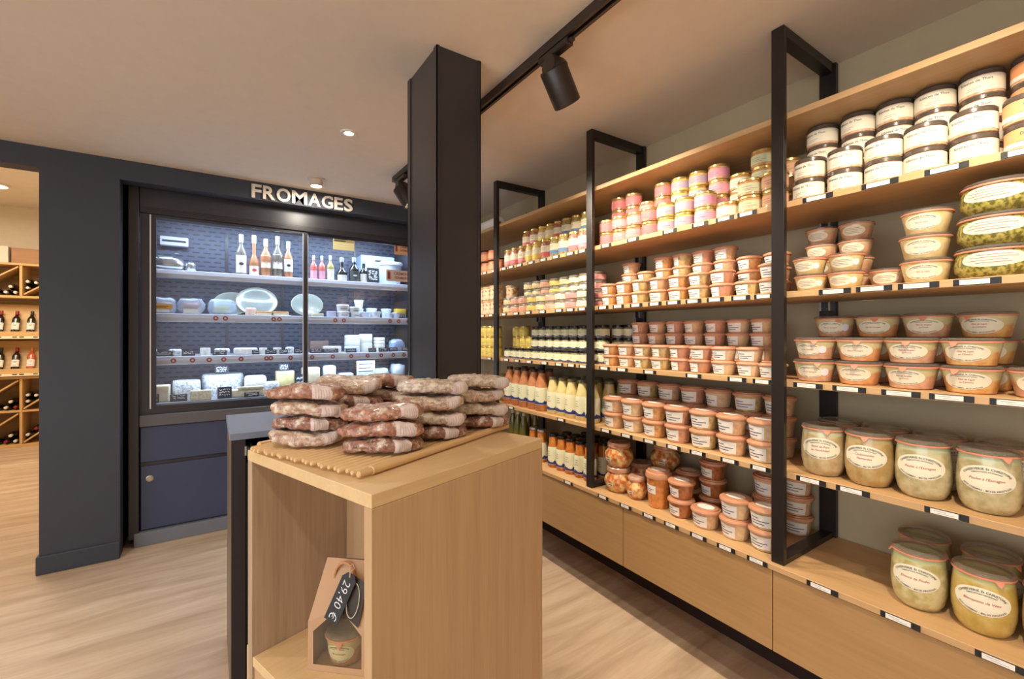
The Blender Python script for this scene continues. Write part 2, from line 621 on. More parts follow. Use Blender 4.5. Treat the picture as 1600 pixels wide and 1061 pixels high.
t = thing('base_cabinet', 'long oak drawer cabinet floating above the floor under the shelves', 'cabinet')
part('carcass', MB().box(1.69, Y0, .275, 2.105, Y1, .559), M_OAK_Y, t)
part('worktop', MB().bev(1.662, Y0, .559, 2.105, Y1, .58, .0012), M_OAK_Y, t)
ys = [-0.75, -0.588, .114, .816, 1.518, 2.22, 2.92, 3.66]
for a, b in zip(ys[:-1], ys[1:]):
    part('drawer_front', MB().bev(1.668, a + .0018, .268, 1.689, b - .0018, .556, .001), M_DRAWER, t)
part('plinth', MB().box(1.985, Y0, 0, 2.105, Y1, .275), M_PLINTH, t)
price_tags(t, 'S5', 1.662)

for i, (y, nm) in enumerate(((.8045, 'nearest black steel shelf frame, at the right of the picture'),
                             (1.769, 'middle black steel shelf frame between ceiling and base cabinet'),
                             (2.730, 'farthest black steel shelf frame, next to the column'))):
    t = thing('shelf_frame', nm, 'shelf frame', (0, y, 0), 0, 'black steel frames of the shelving')
    h = .0215
    part('front_post', MB().bev(1.680, -h, .58, 1.7015, h, 2.4985, .001), M_BLACK, t)
    part('rear_post', MB().bev(2.0865, -.03, .58, 2.1085, .03, 2.4985, .001), M_BLACK, t)
    part('top_bar', MB().bev(1.7016, -h, 2.4600, 2.0864, h, 2.4985, .001), M_BLACK, t)
    part('bottom_bar', MB().bev(1.7016, -h, .58, 2.0864, h, .600, .001), M_BLACK, t)
    for k in ('S1', 'S2', 'S3', 'S4'):
        z = SHELF[k] - .022
        for s in (-1, 1):
            part('bracket', MB().box(2.06, s * .016 - .004, z - .035, 2.0864, s * .016 + .004, z - .0005), M_STEEL, t)
    for x in (1.72, 2.06):
        part('screw_hole', MB().lathe([(0, 2.4592), (.006, 2.4592), (.006, 2.4600), (0, 2.46)], 10, cx=x), M_VOID, t)

# ================================================================== jars: building blocks
def prof_fn(prof):
    pts = sorted([(z, r) for r, z in prof])

    def f(z):
        if z <= pts[0][0]:
            return pts[0][1]
        for (za, ra), (zb, rb) in zip(pts[:-1], pts[1:]):
            if za <= z <= zb:
                return ra if zb - za < 1e-9 else ra + (rb - ra) * (z - za) / (zb - za)
        return pts[-1][1]
    return f


def surf(f, rm, u, v, off):
    """flat label coordinates (u to the right, v up) wrapped on a body of revolution, label facing -x"""
    th = u / rm
    r = f(v) + off
    return (-r * math.cos(th), -r * math.sin(th), v)


def wrap_rect(f, rm, u0, u1, v0, v1, off=.0006, nu=8, nv=2, mi=0, mb=None, top=None, skew=0.0):
    mb = mb or MB()
    vs = []
    for j in range(nv + 1):
        for i in range(nu + 1):
            a = i / nu
            u = u0 + (u1 - u0) * a
            vt = v1 if top is None else top(a)
            v = v0 + (vt - v0) * j / nv + skew * (u - (u0 + u1) / 2)
            vs.append(surf(f, rm, u, v, off))
    fs = [(j * (nu + 1) + i, j * (nu + 1) + i + 1, (j + 1) * (nu + 1) + i + 1, (j + 1) * (nu + 1) + i) for j in range(nv) for i in range(nu)]
    return mb.add(vs, fs, mi)


def wrap_oval(f, rm, a, b, vc, off=.0006, n=28, rings=4, uc=0.0, mb=None, mi=0):
    mb = mb or MB()
    vs = [surf(f, rm, uc, vc, off)]
    for j in range(1, rings + 1):
        for i in range(n):
            p = 2 * PI * i / n
            vs.append(surf(f, rm, uc + a * j / rings * math.cos(p), vc + b * j / rings * math.sin(p), off))
    fs = [(0, 1 + i, 1 + (i + 1) % n) for i in range(n)]
    for j in range(rings - 1):
        A, B = 1 + j * n, 1 + (j + 1) * n
        fs += [(A + i, B + i, B + (i + 1) % n, A + (i + 1) % n) for i in range(n)]
    return mb.add(vs, fs, mi)


def wrap_text(f, rm, s, size, mapping, off=.0011, mb=None, bold=0.0, shear=0.0, mi=0):
    mb = mb or MB()
    vs, fs = text2d(s, size, bold, shear)
    out = []
    for x, y in vs:
        u, v = mapping(x, y)
        out.append(surf(f, rm, u, v, off))
    return mb.add(out, fs, mi)


def arc_top(a, b, vc, L):
    return lambda x, y: ((a + y) * math.cos(PI / 2 - x / L), vc + (b + y) * math.sin(PI / 2 - x / L))


def arc_low(a, b, vc, L):
    return lambda x, y: ((a - y) * math.cos(-PI / 2 + x / L), vc + (b - y) * math.sin(-PI / 2 + x / L))


def line_at(du, v, slope=0.0):
    return lambda x, y: (x + du, v + y + slope * x)


DES = {}


def place(design, loc, label, cat, rz=0.0, group=None, name=None):
    """one jar: an empty at its base with copies of the design's parts and sub-parts"""
    nm, parts = design
    root = thing(name or nm, label, cat, loc, rz, group)
    made = []
    for pn, me, par, ploc in parts:
        made.append(link(pn, me, root if par is None else made[par], ploc))
    return root


M_GOLD = plain('gold_lid', (214, 188, 120), 0.28, metal=0.85)
M_SILVER = plain('silver_lid', (200, 196, 186), 0.3, metal=0.85)
M_BLKLID = plain('black_lid', (22, 19, 18), 0.3)
M_DKLID = plain('dark_lid', (84, 74, 66), 0.25, coat=.6)
M_RUBBER = plain('orange_rubber', (222, 146, 114), 0.5)
M_TUBLID = plain('salmon_lid', (206, 148, 112), 0.4, coat=.2)
M_LABEL = plain('label_cream', (238, 228, 200), 0.6)
M_LABELW = plain('label_white', (238, 232, 222), 0.6)
M_BLUE = plain('label_blue', (52, 58, 128), 0.6)


def print_lines(f, rm, u0, u1, rows, off=.0011, h=.0016, mb=None):
    """rows of fine print too small to read in the photograph"""
    mb = mb or MB()
    for v, a, b in rows:
        w = u1 - u0
        wrap_rect(f, rm, u0 + a * w, u0 + b * w, v, v + h, off, 5, 1, 0, mb)
    return mb


# ------------------------------------------------------------------ flat lidded tins and pots (straight wall)
def tin(key, d, h, lid_mat, body, label_mat, band=None, lid_h=.012, text=None, lab=(.14, .66), wrap=1.95, nm='preserve_tin', two=None):
    r = d / 2
    prof = [(r * .90, 0), (r * .985, .003), (r * .985, h - lid_h - .003), (r * .93, h - lid_h)]
    f = prof_fn(prof)
    parts = [('body', MB().lathe([(0, 0)] + prof, 24).mesh('body', body, True), None, None)]
    lid = MB().lathe([(r * .93, h - lid_h), (r, h - lid_h + .001), (r, h - .003), (r * .95, h - .0005), (r * .8, h - .0012), (0, h - .0012)], 24)
    parts.append(('lid', lid.mesh('lid', lid_mat, True), None, None))
    v0, v1 = lab[0] * h, lab[1] * h
    u = r * wrap
    lb = wrap_rect(f, r, -u, u, v0, v1, .0007, 22, 1)
    parts.append(('label', lb.mesh('label', label_mat, True), None, None))
    li = len(parts) - 1
    if two:
        parts.append(('label_band', wrap_rect(f, r, -u, u, v0, v0 + (v1 - v0) * two[1], .0010, 22, 1).mesh('label_band', two[0], True), li, None))
    if text:
        mb = wrap_text(f, r, text, .0105, line_at(r * .02, v0 + (v1 - v0) * .66), .0010, bold=.01)
        print_lines(f, r, -r * .5, r * .5, [(v0 + (v1 - v0) * .30, .2, .8), (v0 + (v1 - v0) * .18, .1, .6)], .0010, .0008, mb)
        parts.append(('lettering', mb.mesh('lettering', M_INK), li, None))
    elif h < .08:
        rows = [(v0 + (v1 - v0) * .62, .12, .62), (v0 + (v1 - v0) * .36, .18, .9), (v0 + (v1 - v0) * .2, .3, .7)]
        parts.append(('lettering', print_lines(f, r, -r * .8, r * .9, rows, .0012, .0013).mesh('lettering', plain('print_brown', (120, 96, 92), .7)), li, None))
    DES[key] = (nm, parts)


F_RILL = food('rillettes', (196, 150, 116), (222, 180, 142), 90)
F_PINKM = food('pink_meat', (150, 96, 80), (196, 140, 112), 70)
F_TAN = food('tan_pate', (186, 140, 92), (206, 160, 112), 80)
F_GREENISH = food('green_mix', (120, 110, 60), (190, 170, 110), 80)
F_YEL = food('yellow_fat', (206, 170, 90), (224, 196, 130), 60)
tin('tinD', .098, .0725, M_DKLID, F_RILL, plain('label_ivory', (234, 224, 200), .6), text='Rillettes de Thon', lab=(.13, .76), lid_h=.014)
tin('tinO', .098, .0725, M_DKLID, F_RILL, plain('label_orange', (236, 160, 108), .6), text='Duo', lab=(.13, .76), lid_h=.014, two=(plain('label_ivory', (234, 224, 200), .6), .28))
for k, c, fd in (('rose', (206, 118, 118), F_PINKM), ('pink', (234, 150, 148), F_PINKM), ('purple', (176, 160, 172), F_YEL), ('magenta', (236, 156, 176), F_RILL),
                 ('cream', (226, 206, 160), F_TAN), ('green', (206, 206, 164), F_TAN), ('peach', (222, 168, 126), F_TAN)):
    tin('tinC_' + k, .090, .067, M_GOLD, fd, plain('label_' + k, c, .6), lab=(.16, .68))
for k, c, fd in (('cream', (240, 224, 178), F_GREENISH), ('pink', (238, 184, 164), F_TAN), ('yellow', (240, 222, 130), F_GREENISH), ('white', (244, 234, 206), F_GREENISH), ('rose', (232, 160, 156), F_PINKM)):
    tin('tinB_' + k, .092, .053, M_SILVER, fd, plain('labelB_' + k, c, .6), lab=(.14, .66), nm='preserve_pot')
tin('yel', .078, .076, M_GOLD, food('mustard', (214, 184, 70), (232, 208, 104), 40), plain('label_mustard', (226, 206, 110), .6), lab=(.2, .62), nm='mustard_jar')
tin('peachjar', .088, .085, M_BLKLID, food('peach_tomato', (212, 112, 70), (230, 150, 104), 50), plain('label_salmon', (236, 170, 130), .6), lab=(.2, .62), nm='preserve_pot')
tin('bisc', .100, .105, plain('biscuit_lid', (206, 170, 128), .5), food('biscuits', (176, 122, 78), (244, 214, 176), 45, lo=.42, hi=.56), plain('label_biscuit', (240, 206, 176), .6), lab=(.1, .3), nm='biscuit_jar')


# small black-lidded jars with the blue wave
def wave(a):
    return a


def wave_label(f, r, v0, v1, wrapf, parts, nv=10, wave_h=.3):
    u = r * wrapf
    parts.append(('label', wrap_rect(f, r, -u, u, v0, v1, .0007, 22, nv).mesh('label', plain('label_pale_green', (236, 234, 200), .6), True), None, None))
    li = len(parts) - 1
    hh = v1 - v0
    def crest(a):
        x = (a * 3) % 1.0
        bump = math.exp(-((x - .28) / .10) ** 2) * .6 + math.exp(-((x - .5) / .16) ** 2) * .35
        return v0 + hh * wave_h * (.42 + .58 * bump)
    parts.append(('label_wave', wrap_rect(f, r, -u, u, v0 + hh * .02, None, .0011, 42, 1, top=crest).mesh('label_wave', M_BLUE, True), li, None))
    rows = [(v0 + hh * .72, .3, .7), (v0 + hh * .60, .36, .64), (v0 + hh * .48, .25, .75)]
    parts.append(('lettering', print_lines(f, r, -r * .7, r * .7, rows, .0012, hh * .025).mesh('lettering', plain('print_olive', (150, 150, 104), .7)), li, None))


def black_jar():
    r, h = .0375, .073
    prof = [(r * .9, 0), (r, .004), (r, .050), (r * .9, .058), (r * .86, .060)]
    f = prof_fn(prof)
    parts = [('body', MB().lathe([(0, 0)] + prof, 22).mesh('body', food('dark_green_contents', (96, 90, 50), (150, 142, 96), 60), True), None, None),
             ('lid', MB().lathe([(r * .86, .059), (r * .96, .060), (r * .96, .071), (r * .9, .073), (0, .0724)], 22).mesh('lid', M_BLKLID, True), None, None)]
    wave_label(f, r, .006, .050, 2.1, parts)
    DES['blackjar'] = ('soup_jar', parts)


black_jar()


# tall jars of bay B, with a coloured strip at the foot of the label
def tall_jar(key, body, band):
    r, h = .040, .125
    prof = [(r * .85, 0), (r, .005), (r, .092), (r * .86, .104), (r * .84, .112)]
    f = prof_fn(prof)
    parts = [('body', MB().lathe([(0, 0)] + prof, 22).mesh('body', body, True), None, None),
             ('lid', MB().lathe([(r * .84, .108), (r * .95, .110), (r * .95, .121), (r * .85, .125), (0, .1245)], 22).mesh('lid', M_GOLD, True), None, None)]
    u = r * 2.1
    parts.append(('label', wrap_rect(f, r, -u, u, .018, .082, .0006, 12, 1).mesh('label', M_LABEL, True), None, None))
    parts.append(('label_band', wrap_rect(f, r, -u, u, .018, .042, .0010, 12, 1).mesh('label_band', band, True), 2, None))
    parts.append(('lettering', print_lines(f, r, -r * .7, r * .7, [(.066, .2, .8), (.056, .3, .7)], .0011, .002).mesh('lettering', plain('print_grey', (150, 140, 130), .7)), 2, None))
    DES[key] = ('spread_jar', parts)


for k, c, fd in (('pink', (226, 120, 130), F_PINKM), ('yellow', (238, 212, 96), F_YEL), ('red', (222, 92, 92), F_PINKM), ('blue', (104, 140, 178), F_GREENISH), ('rose', (232, 150, 160), F_PINKM)):
    tall_jar('tall_' + k, fd, plain('strip_' + k, c, .6))


# soup bottles
def bottle(key, r, h, body, cap, neck=.42, lab=(.16, .58), capr=None, nm='soup_bottle', wavelab=True):
    rn = r * neck
    prof = [(r * .9, 0), (r, .006), (r, h * .52), (r * .97, h * .6), (r * .78, h * .74), (rn * 1.12, h * .88), (rn, h * .93)]
    f = prof_fn(prof)
    cr = capr or rn * 1.15
    parts = [('body', MB().lathe([(0, 0)] + prof, 22).mesh('body', body, True), None, None),
             ('cap', MB().lathe([(rn, h * .925), (cr, h * .93), (cr, h * .985), (cr * .92, h), (0, h)], 20).mesh('cap', cap, True), None, None)]
    if wavelab:
        wave_label(f, r, h * lab[0], h * lab[1], 2.15, parts, wave_h=.32)
    DES[key] = (nm, parts)


bottle('soup_orange', .045, .262, food('carrot_soup', (186, 112, 66), (206, 140, 92), 20, rough=.1), plain('cap_brown', (70, 44, 34), .4), neck=.46)
bottle('soup_cream', .042, .228, food('leek_soup', (214, 196, 128), (226, 210, 150), 20, rough=.1), plain('cap_green_grey', (104, 104, 78), .35), neck=.56, lab=(.10, .60))
bottle('sauce', .037, .205, food('orange_sauce', (178, 92, 40), (214, 138, 50), 30, rough=.1), M_BLKLID, neck=.70, lab=(.10, .62), capr=.031, nm='sauce_jar')
bottle('dressing', .037, .205, food('orange_sauce', (178, 92, 40), (214, 138, 50), 30, rough=.1), M_SILVER, neck=.70, lab=(.10, .62), capr=.031, nm='sauce_jar')
bottle('oil', .032, .285, food('olive_oil', (86, 82, 14), (112, 104, 24), 8, rough=.05, coat=1), plain('cap_pale', (222, 216, 190), .4), neck=.36, nm='oil_bottle', wavelab=False)


# ------------------------------------------------------------------ tapered pots with salmon rubber lids
def tub(key, d, h, body, lab_u=(-.9, .35), nm='terrine_pot', sticker=True, lab=(.14, .62), oval=False, tilt=0.0):
    r = d / 2
    prof = [(r * .70, 0), (r * .76, .003), (r * .88, h * .72), (r * .90, h * .80)]
    f = prof_fn(prof)
    parts = [('body', MB().lathe([(0, 0)] + prof, 26).mesh('body', body, True), None, None)]
    lid = MB().lathe([(r * .90, h * .79), (r * .985, h * .80), (r, h * .83), (r, h * .89), (r * .96, h * .94), (r * .84, h * .95), (r * .82, h), (r * .60, h), (0, h)], 30)
    parts.append(('lid', lid.mesh('lid', M_TUBLID, True), None, None))
    if sticker:
        mb = MB()
        n = 22
        mb.add([(r * .46 * math.cos(2 * PI * i / n), r * .60 * math.sin(2 * PI * i / n), h + .0004) for i in range(n)], [tuple(range(n))])
        parts.append(('lid_sticker', mb.mesh('lid_sticker', M_LABELW), 1, None))
    v0, v1 = lab[0] * h, lab[1] * h
    li = len(parts)
    parts.append(('label', wrap_rect(f, r * .85, lab_u[0] * r, lab_u[1] * r, v0, v1, .0007, 9, 2, skew=tilt).mesh('label', M_LABELW, True), None, None))
    w = [(v0 + (v1 - v0) * .68, .12, .5), (v0 + (v1 - v0) * .44, .15, .88), (v0 + (v1 - v0) * .22, .15, .7)]
    parts.append(('lettering', print_lines(f, r * .85, lab_u[0] * r, lab_u[1] * r, w, .0013, (v1 - v0) * .07).mesh('lettering', plain('print_slate', (96, 92, 104), .7)), li, None))
    DES[key] = (nm, parts)


TUBC = [((190, 126, 70), (214, 166, 108)), ((194, 152, 112), (214, 174, 134)), ((170, 142, 88), (204, 180, 124)), ((206, 172, 130), (220, 190, 150)), ((186, 128, 98), (204, 150, 120))]
for i, (a, b) in enumerate(TUBC):
    fd = food('terrine_%s' % ['orange', 'tan', 'olive', 'beige', 'brick'][i], a, b, 55)
    tub('tubS%d' % i, .102, .0575, fd, lab_u=[(-.95, .40), (-.9, .45), (-1.0, .3), (-.8, .55), (-.9, .4)][i], sticker=False, lab=(.08, .72))
    tub('tubL%d' % i, .124, .0815, fd, lab_u=[(-.9, .6), (-.95, .55), (-.85, .65), (-.9, .4), (-.85, .65)][i], tilt=[.0, -.03, .02, -.05, .03][i], lab=(.12, .70))
tub('tubdeep', .122, .175, food('tripe', (188, 110, 50), (214, 140, 72), 40), lab_u=(-.95, .35), lab=(.40, .62), tilt=-.06)
tub('tubrill', .120, .0815, food('duck_terrine', (150, 84, 44), (178, 108, 60), 50), lab_u=(-.8, .3), tilt=-.05)


def pot_belly(key, d, h):
    r = d / 2
    prof = [(r * .62, 0), (r * .72, .004), (r * .97, h * .30), (r, h * .42), (r * .94, h * .58), (r * .74, h * .74), (r * .70, h * .82)]
    f = prof_fn(prof)
    fd = food('pickled_vegetables', (190, 96, 40), (232, 206, 140), 38, lo=.40, hi=.62)
    parts = [('body', MB().lathe([(0, 0)] + prof, 28).mesh('body', fd, True), None, None),
             ('rubber_ring', MB().lathe([(r * .70, h * .80), (r * .80, h * .81), (r * .81, h * .86), (r * .72, h * .87)], 28).mesh('rubber_ring', M_RUBBER, True), None, None),
             ('lid', MB().lathe([(r * .72, h * .86), (r * .80, h * .87), (r * .80, h * .96), (r * .74, h), (r * .5, h * .985), (0, h * .985)], 28).mesh('lid', food('lid_glass_tan', (190, 140, 110), (216, 178, 150), 20, coat=1), True), None, None)]
    parts.append(('label', wrap_rect(f, r, -.3 * r, .15 * r, h * .28, h * .40, .0012, 5, 1).mesh('label', M_LABELW, True), None, None))
    parts.append(('lettering', print_lines(f, r, -.3 * r, .15 * r, [(h * .32, .15, .85)], .0018, h * .03).mesh('lettering', M_INK), 3, None))
    DES[key] = ('pickle_jar', parts)


pot_belly('belly_big', .150, .128)
pot_belly('belly_small', .104, .112)


# ------------------------------------------------------------------ glass-lidded jars with a rubber ring
def ring_and_lid(parts, r, h, rim, tab=None):
    parts.append(('rubber_ring', MB().lathe([(r * .86, rim), (r * 1.0, rim + .0006), (r * 1.01, rim + .003), (r * 1.0, rim + .0052), (r * .86, rim + .0056)], 36).mesh('rubber_ring', M_RUBBER, True), None, None))
    ri = len(parts) - 1
    if tab is not None:
        mb = MB()
        vs = []
        for k in (-1, 0, 1):
            a = tab + k * .16
            vs.append((-r * 1.005 * math.cos(a), -r * 1.005 * math.sin(a), rim + .003))
        a = tab
        w = .09
        for k, rr, dz in ((-1, 1.06, -.008), (0, 1.10, -.013), (1, 1.06, -.008)):
            a2 = tab + k * w
            vs.append((-r * rr * math.cos(a2), -r * rr * math.sin(a2), rim + .003 + dz))
        lo = [(x * 1.0, y * 1.0, z - .0016) for x, y, z in vs]
        mb.add(vs + lo, [(0, 1, 4, 3), (1, 2, 5, 4), (9, 10, 7, 6), (10, 11, 8, 7), (3, 4, 10, 9), (4, 5, 11, 10), (0, 3, 9, 6), (5, 2, 8, 11)])
        parts.append(('pull_tab', mb.mesh('pull_tab', M_RUBBER, False), ri, None))
    parts.append(('lid', MB().lathe([(r * .86, rim + .0056), (r * .99, rim + .006), (r, rim + .009), (r * .97, h - .003), (r * .90, h), (r * .74, h - .0005), (r * .70, h - .004), (0, h - .004)], 36).mesh('lid', M_LIDGLASS, True), None, None))


def maker_label(parts, f, rm, a, b, vc, lines, big=True, red=True, off=.0008):
    parts.append(('label', wrap_oval(f, rm, a, b, vc, off).mesh('label', M_LABEL, True), None, None))
    li = len(parts) - 1
    mb = MB()
    o2 = off + .0006
    s = b * .235
    wrap_text(f, rm, 'CONSERVERIE St CHRISTOPHE', s, arc_top(a * .78, b * .69, vc, a * .74), o2, mb, .012)
    wrap_text(f, rm, 'FABRICATION ARTISANALE', s * .62, arc_top(a * .70, b * .50, vc, a * .70), o2, mb, .012)
    wrap_text(f, rm, 'PETIT CHEMIN - 80120 ARGOULES', s * .80, arc_low(a * .93, b * .91, vc, a * .80), o2, mb, .012)
    parts.append(('lettering', mb.mesh('lettering', M_INK), li, None))
    mb = MB()
    n = len(lines)
    for i, t_ in enumerate(lines):
        wrap_text(f, rm, t_, s * 1.12, line_at(0, vc + (-.10 if n == 1 else (.10 - .34 * i)) * b), o2, mb, .006, .28)
    parts.append(('title_lettering', mb.mesh('title_lettering', M_INKRED), li, None))


def tulip(key, fd, lines, tab=0.2):
    r, h = .066, .174
    prof = [(r * .62, 0), (r * .76, .004), (r * .90, .022), (r * .985, .052), (r, .080), (r * .97, .120), (r * .92, .150), (r * .90, .160)]
    f = prof_fn(prof)
    parts = [('body', MB().lathe([(0, 0)] + prof + [(r * .84, .158), (r * .84, .148), (0, .149)], 36).mesh('body', fd, True), None, None)]
    ring_and_lid(parts, r * .98, h, .158, tab)
    maker_label(parts, f, r, .062, .036, .098, lines)
    DES[key] = ('tulip_jar', parts)


tulip('tul_porc', food('pork_stew', (176, 150, 104), (204, 182, 138), 26, .150, (196, 190, 150)), ['Sauté de Porc', 'au Neufchâtel'], .30)
tulip('tul_carb', food('beef_stew', (172, 140, 84), (198, 170, 116), 24, .150, (180, 160, 110)), ['Carbonnades', 'Flamandes'], .02)
tulip('tul_poul', food('chicken_stew', (170, 156, 108), (206, 192, 150), 30, .150, (186, 190, 150)), ["Poulet à l'Estragon"], -1.7)
tulip('tul_poul2', food('chicken_stew', (170, 156, 108), (206, 192, 150), 30, .150, (186, 190, 150)), ["Poulet à l'Estragon"], .62)
tulip('tul_emin', food('chicken_veg', (176, 162, 100), (210, 196, 146), 34, .152, (184, 188, 136)), ['Emincé de Poulet'], -1.25)
tulip('tul_blanq', food('veal_stew', (184, 152, 70), (206, 178, 104), 24, .152, (190, 184, 120)), ['Blanquette de Veau'], .55)


def bowl(key, d, h, fd, lines, a, b, vc, tab=None, seal=False, nm='glass_jar', bulge=False):
    r = d / 2
    if bulge:
        prof = [(r * .70, 0), (r * .82, .003), (r * .98, h * .25), (r, h * .45), (r * .97, h * .70), (r * .92, h * .84)]
    else:
        prof = [(r * .70, 0), (r * .76, .003), (r * .92, h * .70), (r * .94, h * .84)]
    f = prof_fn(prof)
    parts = [('body', MB().lathe([(0, 0)] + prof + [(r * .86, h * .83), (r * .86, h * .74), (0, h * .75)], 32).mesh('body', fd, True), None, None)]
    ring_and_lid(parts, r * .99, h, h * .84 - .002, tab)
    if lines:
        maker_label(parts, f, r * .9, a, b, vc, lines)
    else:
        parts.append(('label', wrap_oval(f, r * .9, a, b, vc).mesh('label', M_LABEL, True), None, None))
        li = len(parts) - 1
        rows = [(vc + b * .45, .25, .75), (vc + b * .15, .15, .85), (vc - b * .2, .12, .7), (vc - b * .5, .25, .75)]
        parts.append(('lettering', print_lines(f, r * .9, -a, a, rows, .0014, b * .07).mesh('lettering', plain('print_sepia', (168, 140, 120), .7)), li, None))
    if seal:
        parts.append(('seal', wrap_oval(f, r * .9, b * .62, b * .62, vc, .0014, 16, 2, uc=a * 1.05).mesh('seal', plain('seal_white', (236, 232, 236), .6), True), None, None))
    DES[key] = (nm, parts)


F_PATE1 = food('pate_a', (196, 130, 76), (214, 156, 104), 40, .052, (206, 190, 140))
F_PATE2 = food('pate_b', (190, 138, 104), (212, 164, 128), 44, .052, (200, 186, 136))
F_PATE3 = food('pate_c', (204, 140, 74), (222, 176, 110), 36, .050, (206, 194, 144))
bowl('bowl_camp', .132, .0775, F_PATE1, ['Pâté de Campagne'], .050, .022, .035, .1)
bowl('bowl_camps', .132, .0775, F_PATE2, ['Pâté de Campagne'], .046, .021, .035, .4, True)
bowl('bowl_forest', .132, .0775, F_PATE2, ['Pâté de Sanglier', 'au Poivre'], .052, .023, .036, .0)
bowl('bowl_lapin', .132, .0775, F_PATE3, ['Pâté de Lapin', 'au Calvados'], .054, .024, .036, -.35)
F_MOU = food('mousse', (206, 176, 116), (222, 196, 142), 44)
bowl('weck_small', .106, .0605, F_MOU, None, .040, .017, .027, None, True)
bowl('weck_plain', .106, .0605, F_PATE2, None, .038, .017, .028)
bowl('weck_mid', .124, .0735, food('white_beans', (212, 184, 124), (226, 204, 150), 44), ['Pâté de Lapin'], .048, .022, .033)
bowl('weck_green', .168, .088, food('green_beans', (104, 98, 34), (180, 170, 84), 95, lo=.42, hi=.58), None, .062, .022, .050, nm='bean_jar', bulge=True)

# ================================================================== filling the shelves
SHN = {'S1': 'highest shelf', 'S2': 'second shelf', 'S3': 'third shelf', 'S4': 'fourth shelf', 'S5': 'lowest shelf'}
LAY = {1: ['only layer'], 2: ['lower layer', 'upper layer'], 3: ['bottom layer', 'middle layer', 'top layer'], 4: ['bottom layer', 'second layer', 'third layer', 'top layer']}


def row(keys, descs, cat, x, ylist, sh, bay, rowname, layers, h, jit=.3, base=0.0, jx=.004, skip=()):
    """columns of stacked pots standing on one shelf, listed from left to right as seen"""
    rnd = random.Random(hash((round(x * 1000), sh, bay, rowname)) % 9999 if False else int(x * 1000) + len(bay) * 31 + int(sh[1]) * 7)
    n = len(ylist)
    for i, y in enumerate(ylist):
        L = layers[i] if isinstance(layers, (list, tuple)) else layers
        key = keys[i % len(keys)]
        de = descs[i % len(descs)] if isinstance(descs, (list, tuple)) else descs
        for j in range(L):
            kk = key[j % len(key)] if isinstance(key, (list, tuple)) else key
            lay = '' if L == 1 else ', ' + LAY[L][j]
            lab = '%s, %s from left%s, %s, %s, %s' % (de, ORD[i], lay, rowname, SHN[sh], bay)
            g = '%s, %s, %s, %s' % (cat + 's', rowname, SHN[sh], bay)
            place(DES[kk], (x + rnd.uniform(-jx, jx), y + rnd.uniform(-.002, .002), SHELF[sh] + base + j * h), lab, cat, rnd.uniform(-jit, jit), g)


# ---- right bay (beyond the nearest frame)
row(['tinD'], 'ivory-labelled dark-lidded tin', 'tin', 1.772, [.738, .632, .526, .427, .325], 'S1', 'right bay', 'front row', 2, .0725, .2)
row(['tinD'], 'ivory-labelled dark-lidded tin', 'tin', 1.885, [.742, .632, .530, .430, .328], 'S1', 'right bay', 'back row', 4, .0725, .3)
row(['tinO'], 'orange-labelled dark-lidded tin', 'tin', 1.775, [.219, .117], 'S1', 'right bay', 'front row', 2, .0725, .15)
row(['tinO'], 'orange-labelled dark-lidded tin', 'tin', 1.887, [.222, .119], 'S1', 'right bay', 'back row', 4, .0725, .15)
row([('weck_small', 'weck_small')], 'round-sealed glass-lidded jar', 'jar', 1.790, [.742, .634], 'S2', 'right bay', 'front row', 2, .0605, .2)
row(['weck_plain'], 'lone pink-labelled glass-lidded jar', 'jar', 1.85, [.540], 'S2', 'right bay', 'front row', 1, .0605, .2)
row([('weck_plain', 'weck_plain', 'weck_plain', 'weck_plain')], 'small glass-lidded jar', 'jar', 1.902, [.752, .645], 'S2', 'right bay', 'back row', 4, .0605, .2)
for j, y in enumerate((.432, .434, .430)):
    place(DES['weck_mid'], (1.800, y, SHELF['S2'] + .0735 * j), 'pale jar with oval label, %s of the stack beside the green beans' % ['bottom', 'middle', 'top'][j], 'jar', .1 - .05 * j, 'pale jar stack beside the green beans')
for i, y in enumerate((.283, .110)):
    for j in range(3):
        place(DES['weck_green'], (1.806, y + .004 - .006 * j, SHELF['S2'] + .088 * j), 'wide green bean jar, %s of the %s stack, second shelf' % (['bottom', 'middle', 'top'][j], ['left', 'right edge'][i]), 'jar', .1 - .1 * j, 'green bean jars')
row([('bowl_camps', 'bowl_camps'), ('bowl_camp', 'bowl_camp'), ('bowl_forest', 'bowl_forest'), ('bowl_lapin', 'bowl_lapin'), ('bowl_forest', 'bowl_forest')],
    'oval-labelled pate jar', 'jar', 1.788, [.728, .597, .464, .332, .198], 'S3', 'right bay', 'front row', [2, 2, 2, 2, 1], .0775, .12)
row([('bowl_camps',), ('bowl_camp',), ('bowl_forest',), ('bowl_lapin',), ('bowl_forest',)],
    'oval-labelled pate jar', 'jar', 1.932, [.722, .590, .458, .326, .19], 'S3', 'right bay', 'back row', [3, 3, 3, 3, 2], .0775, .15)
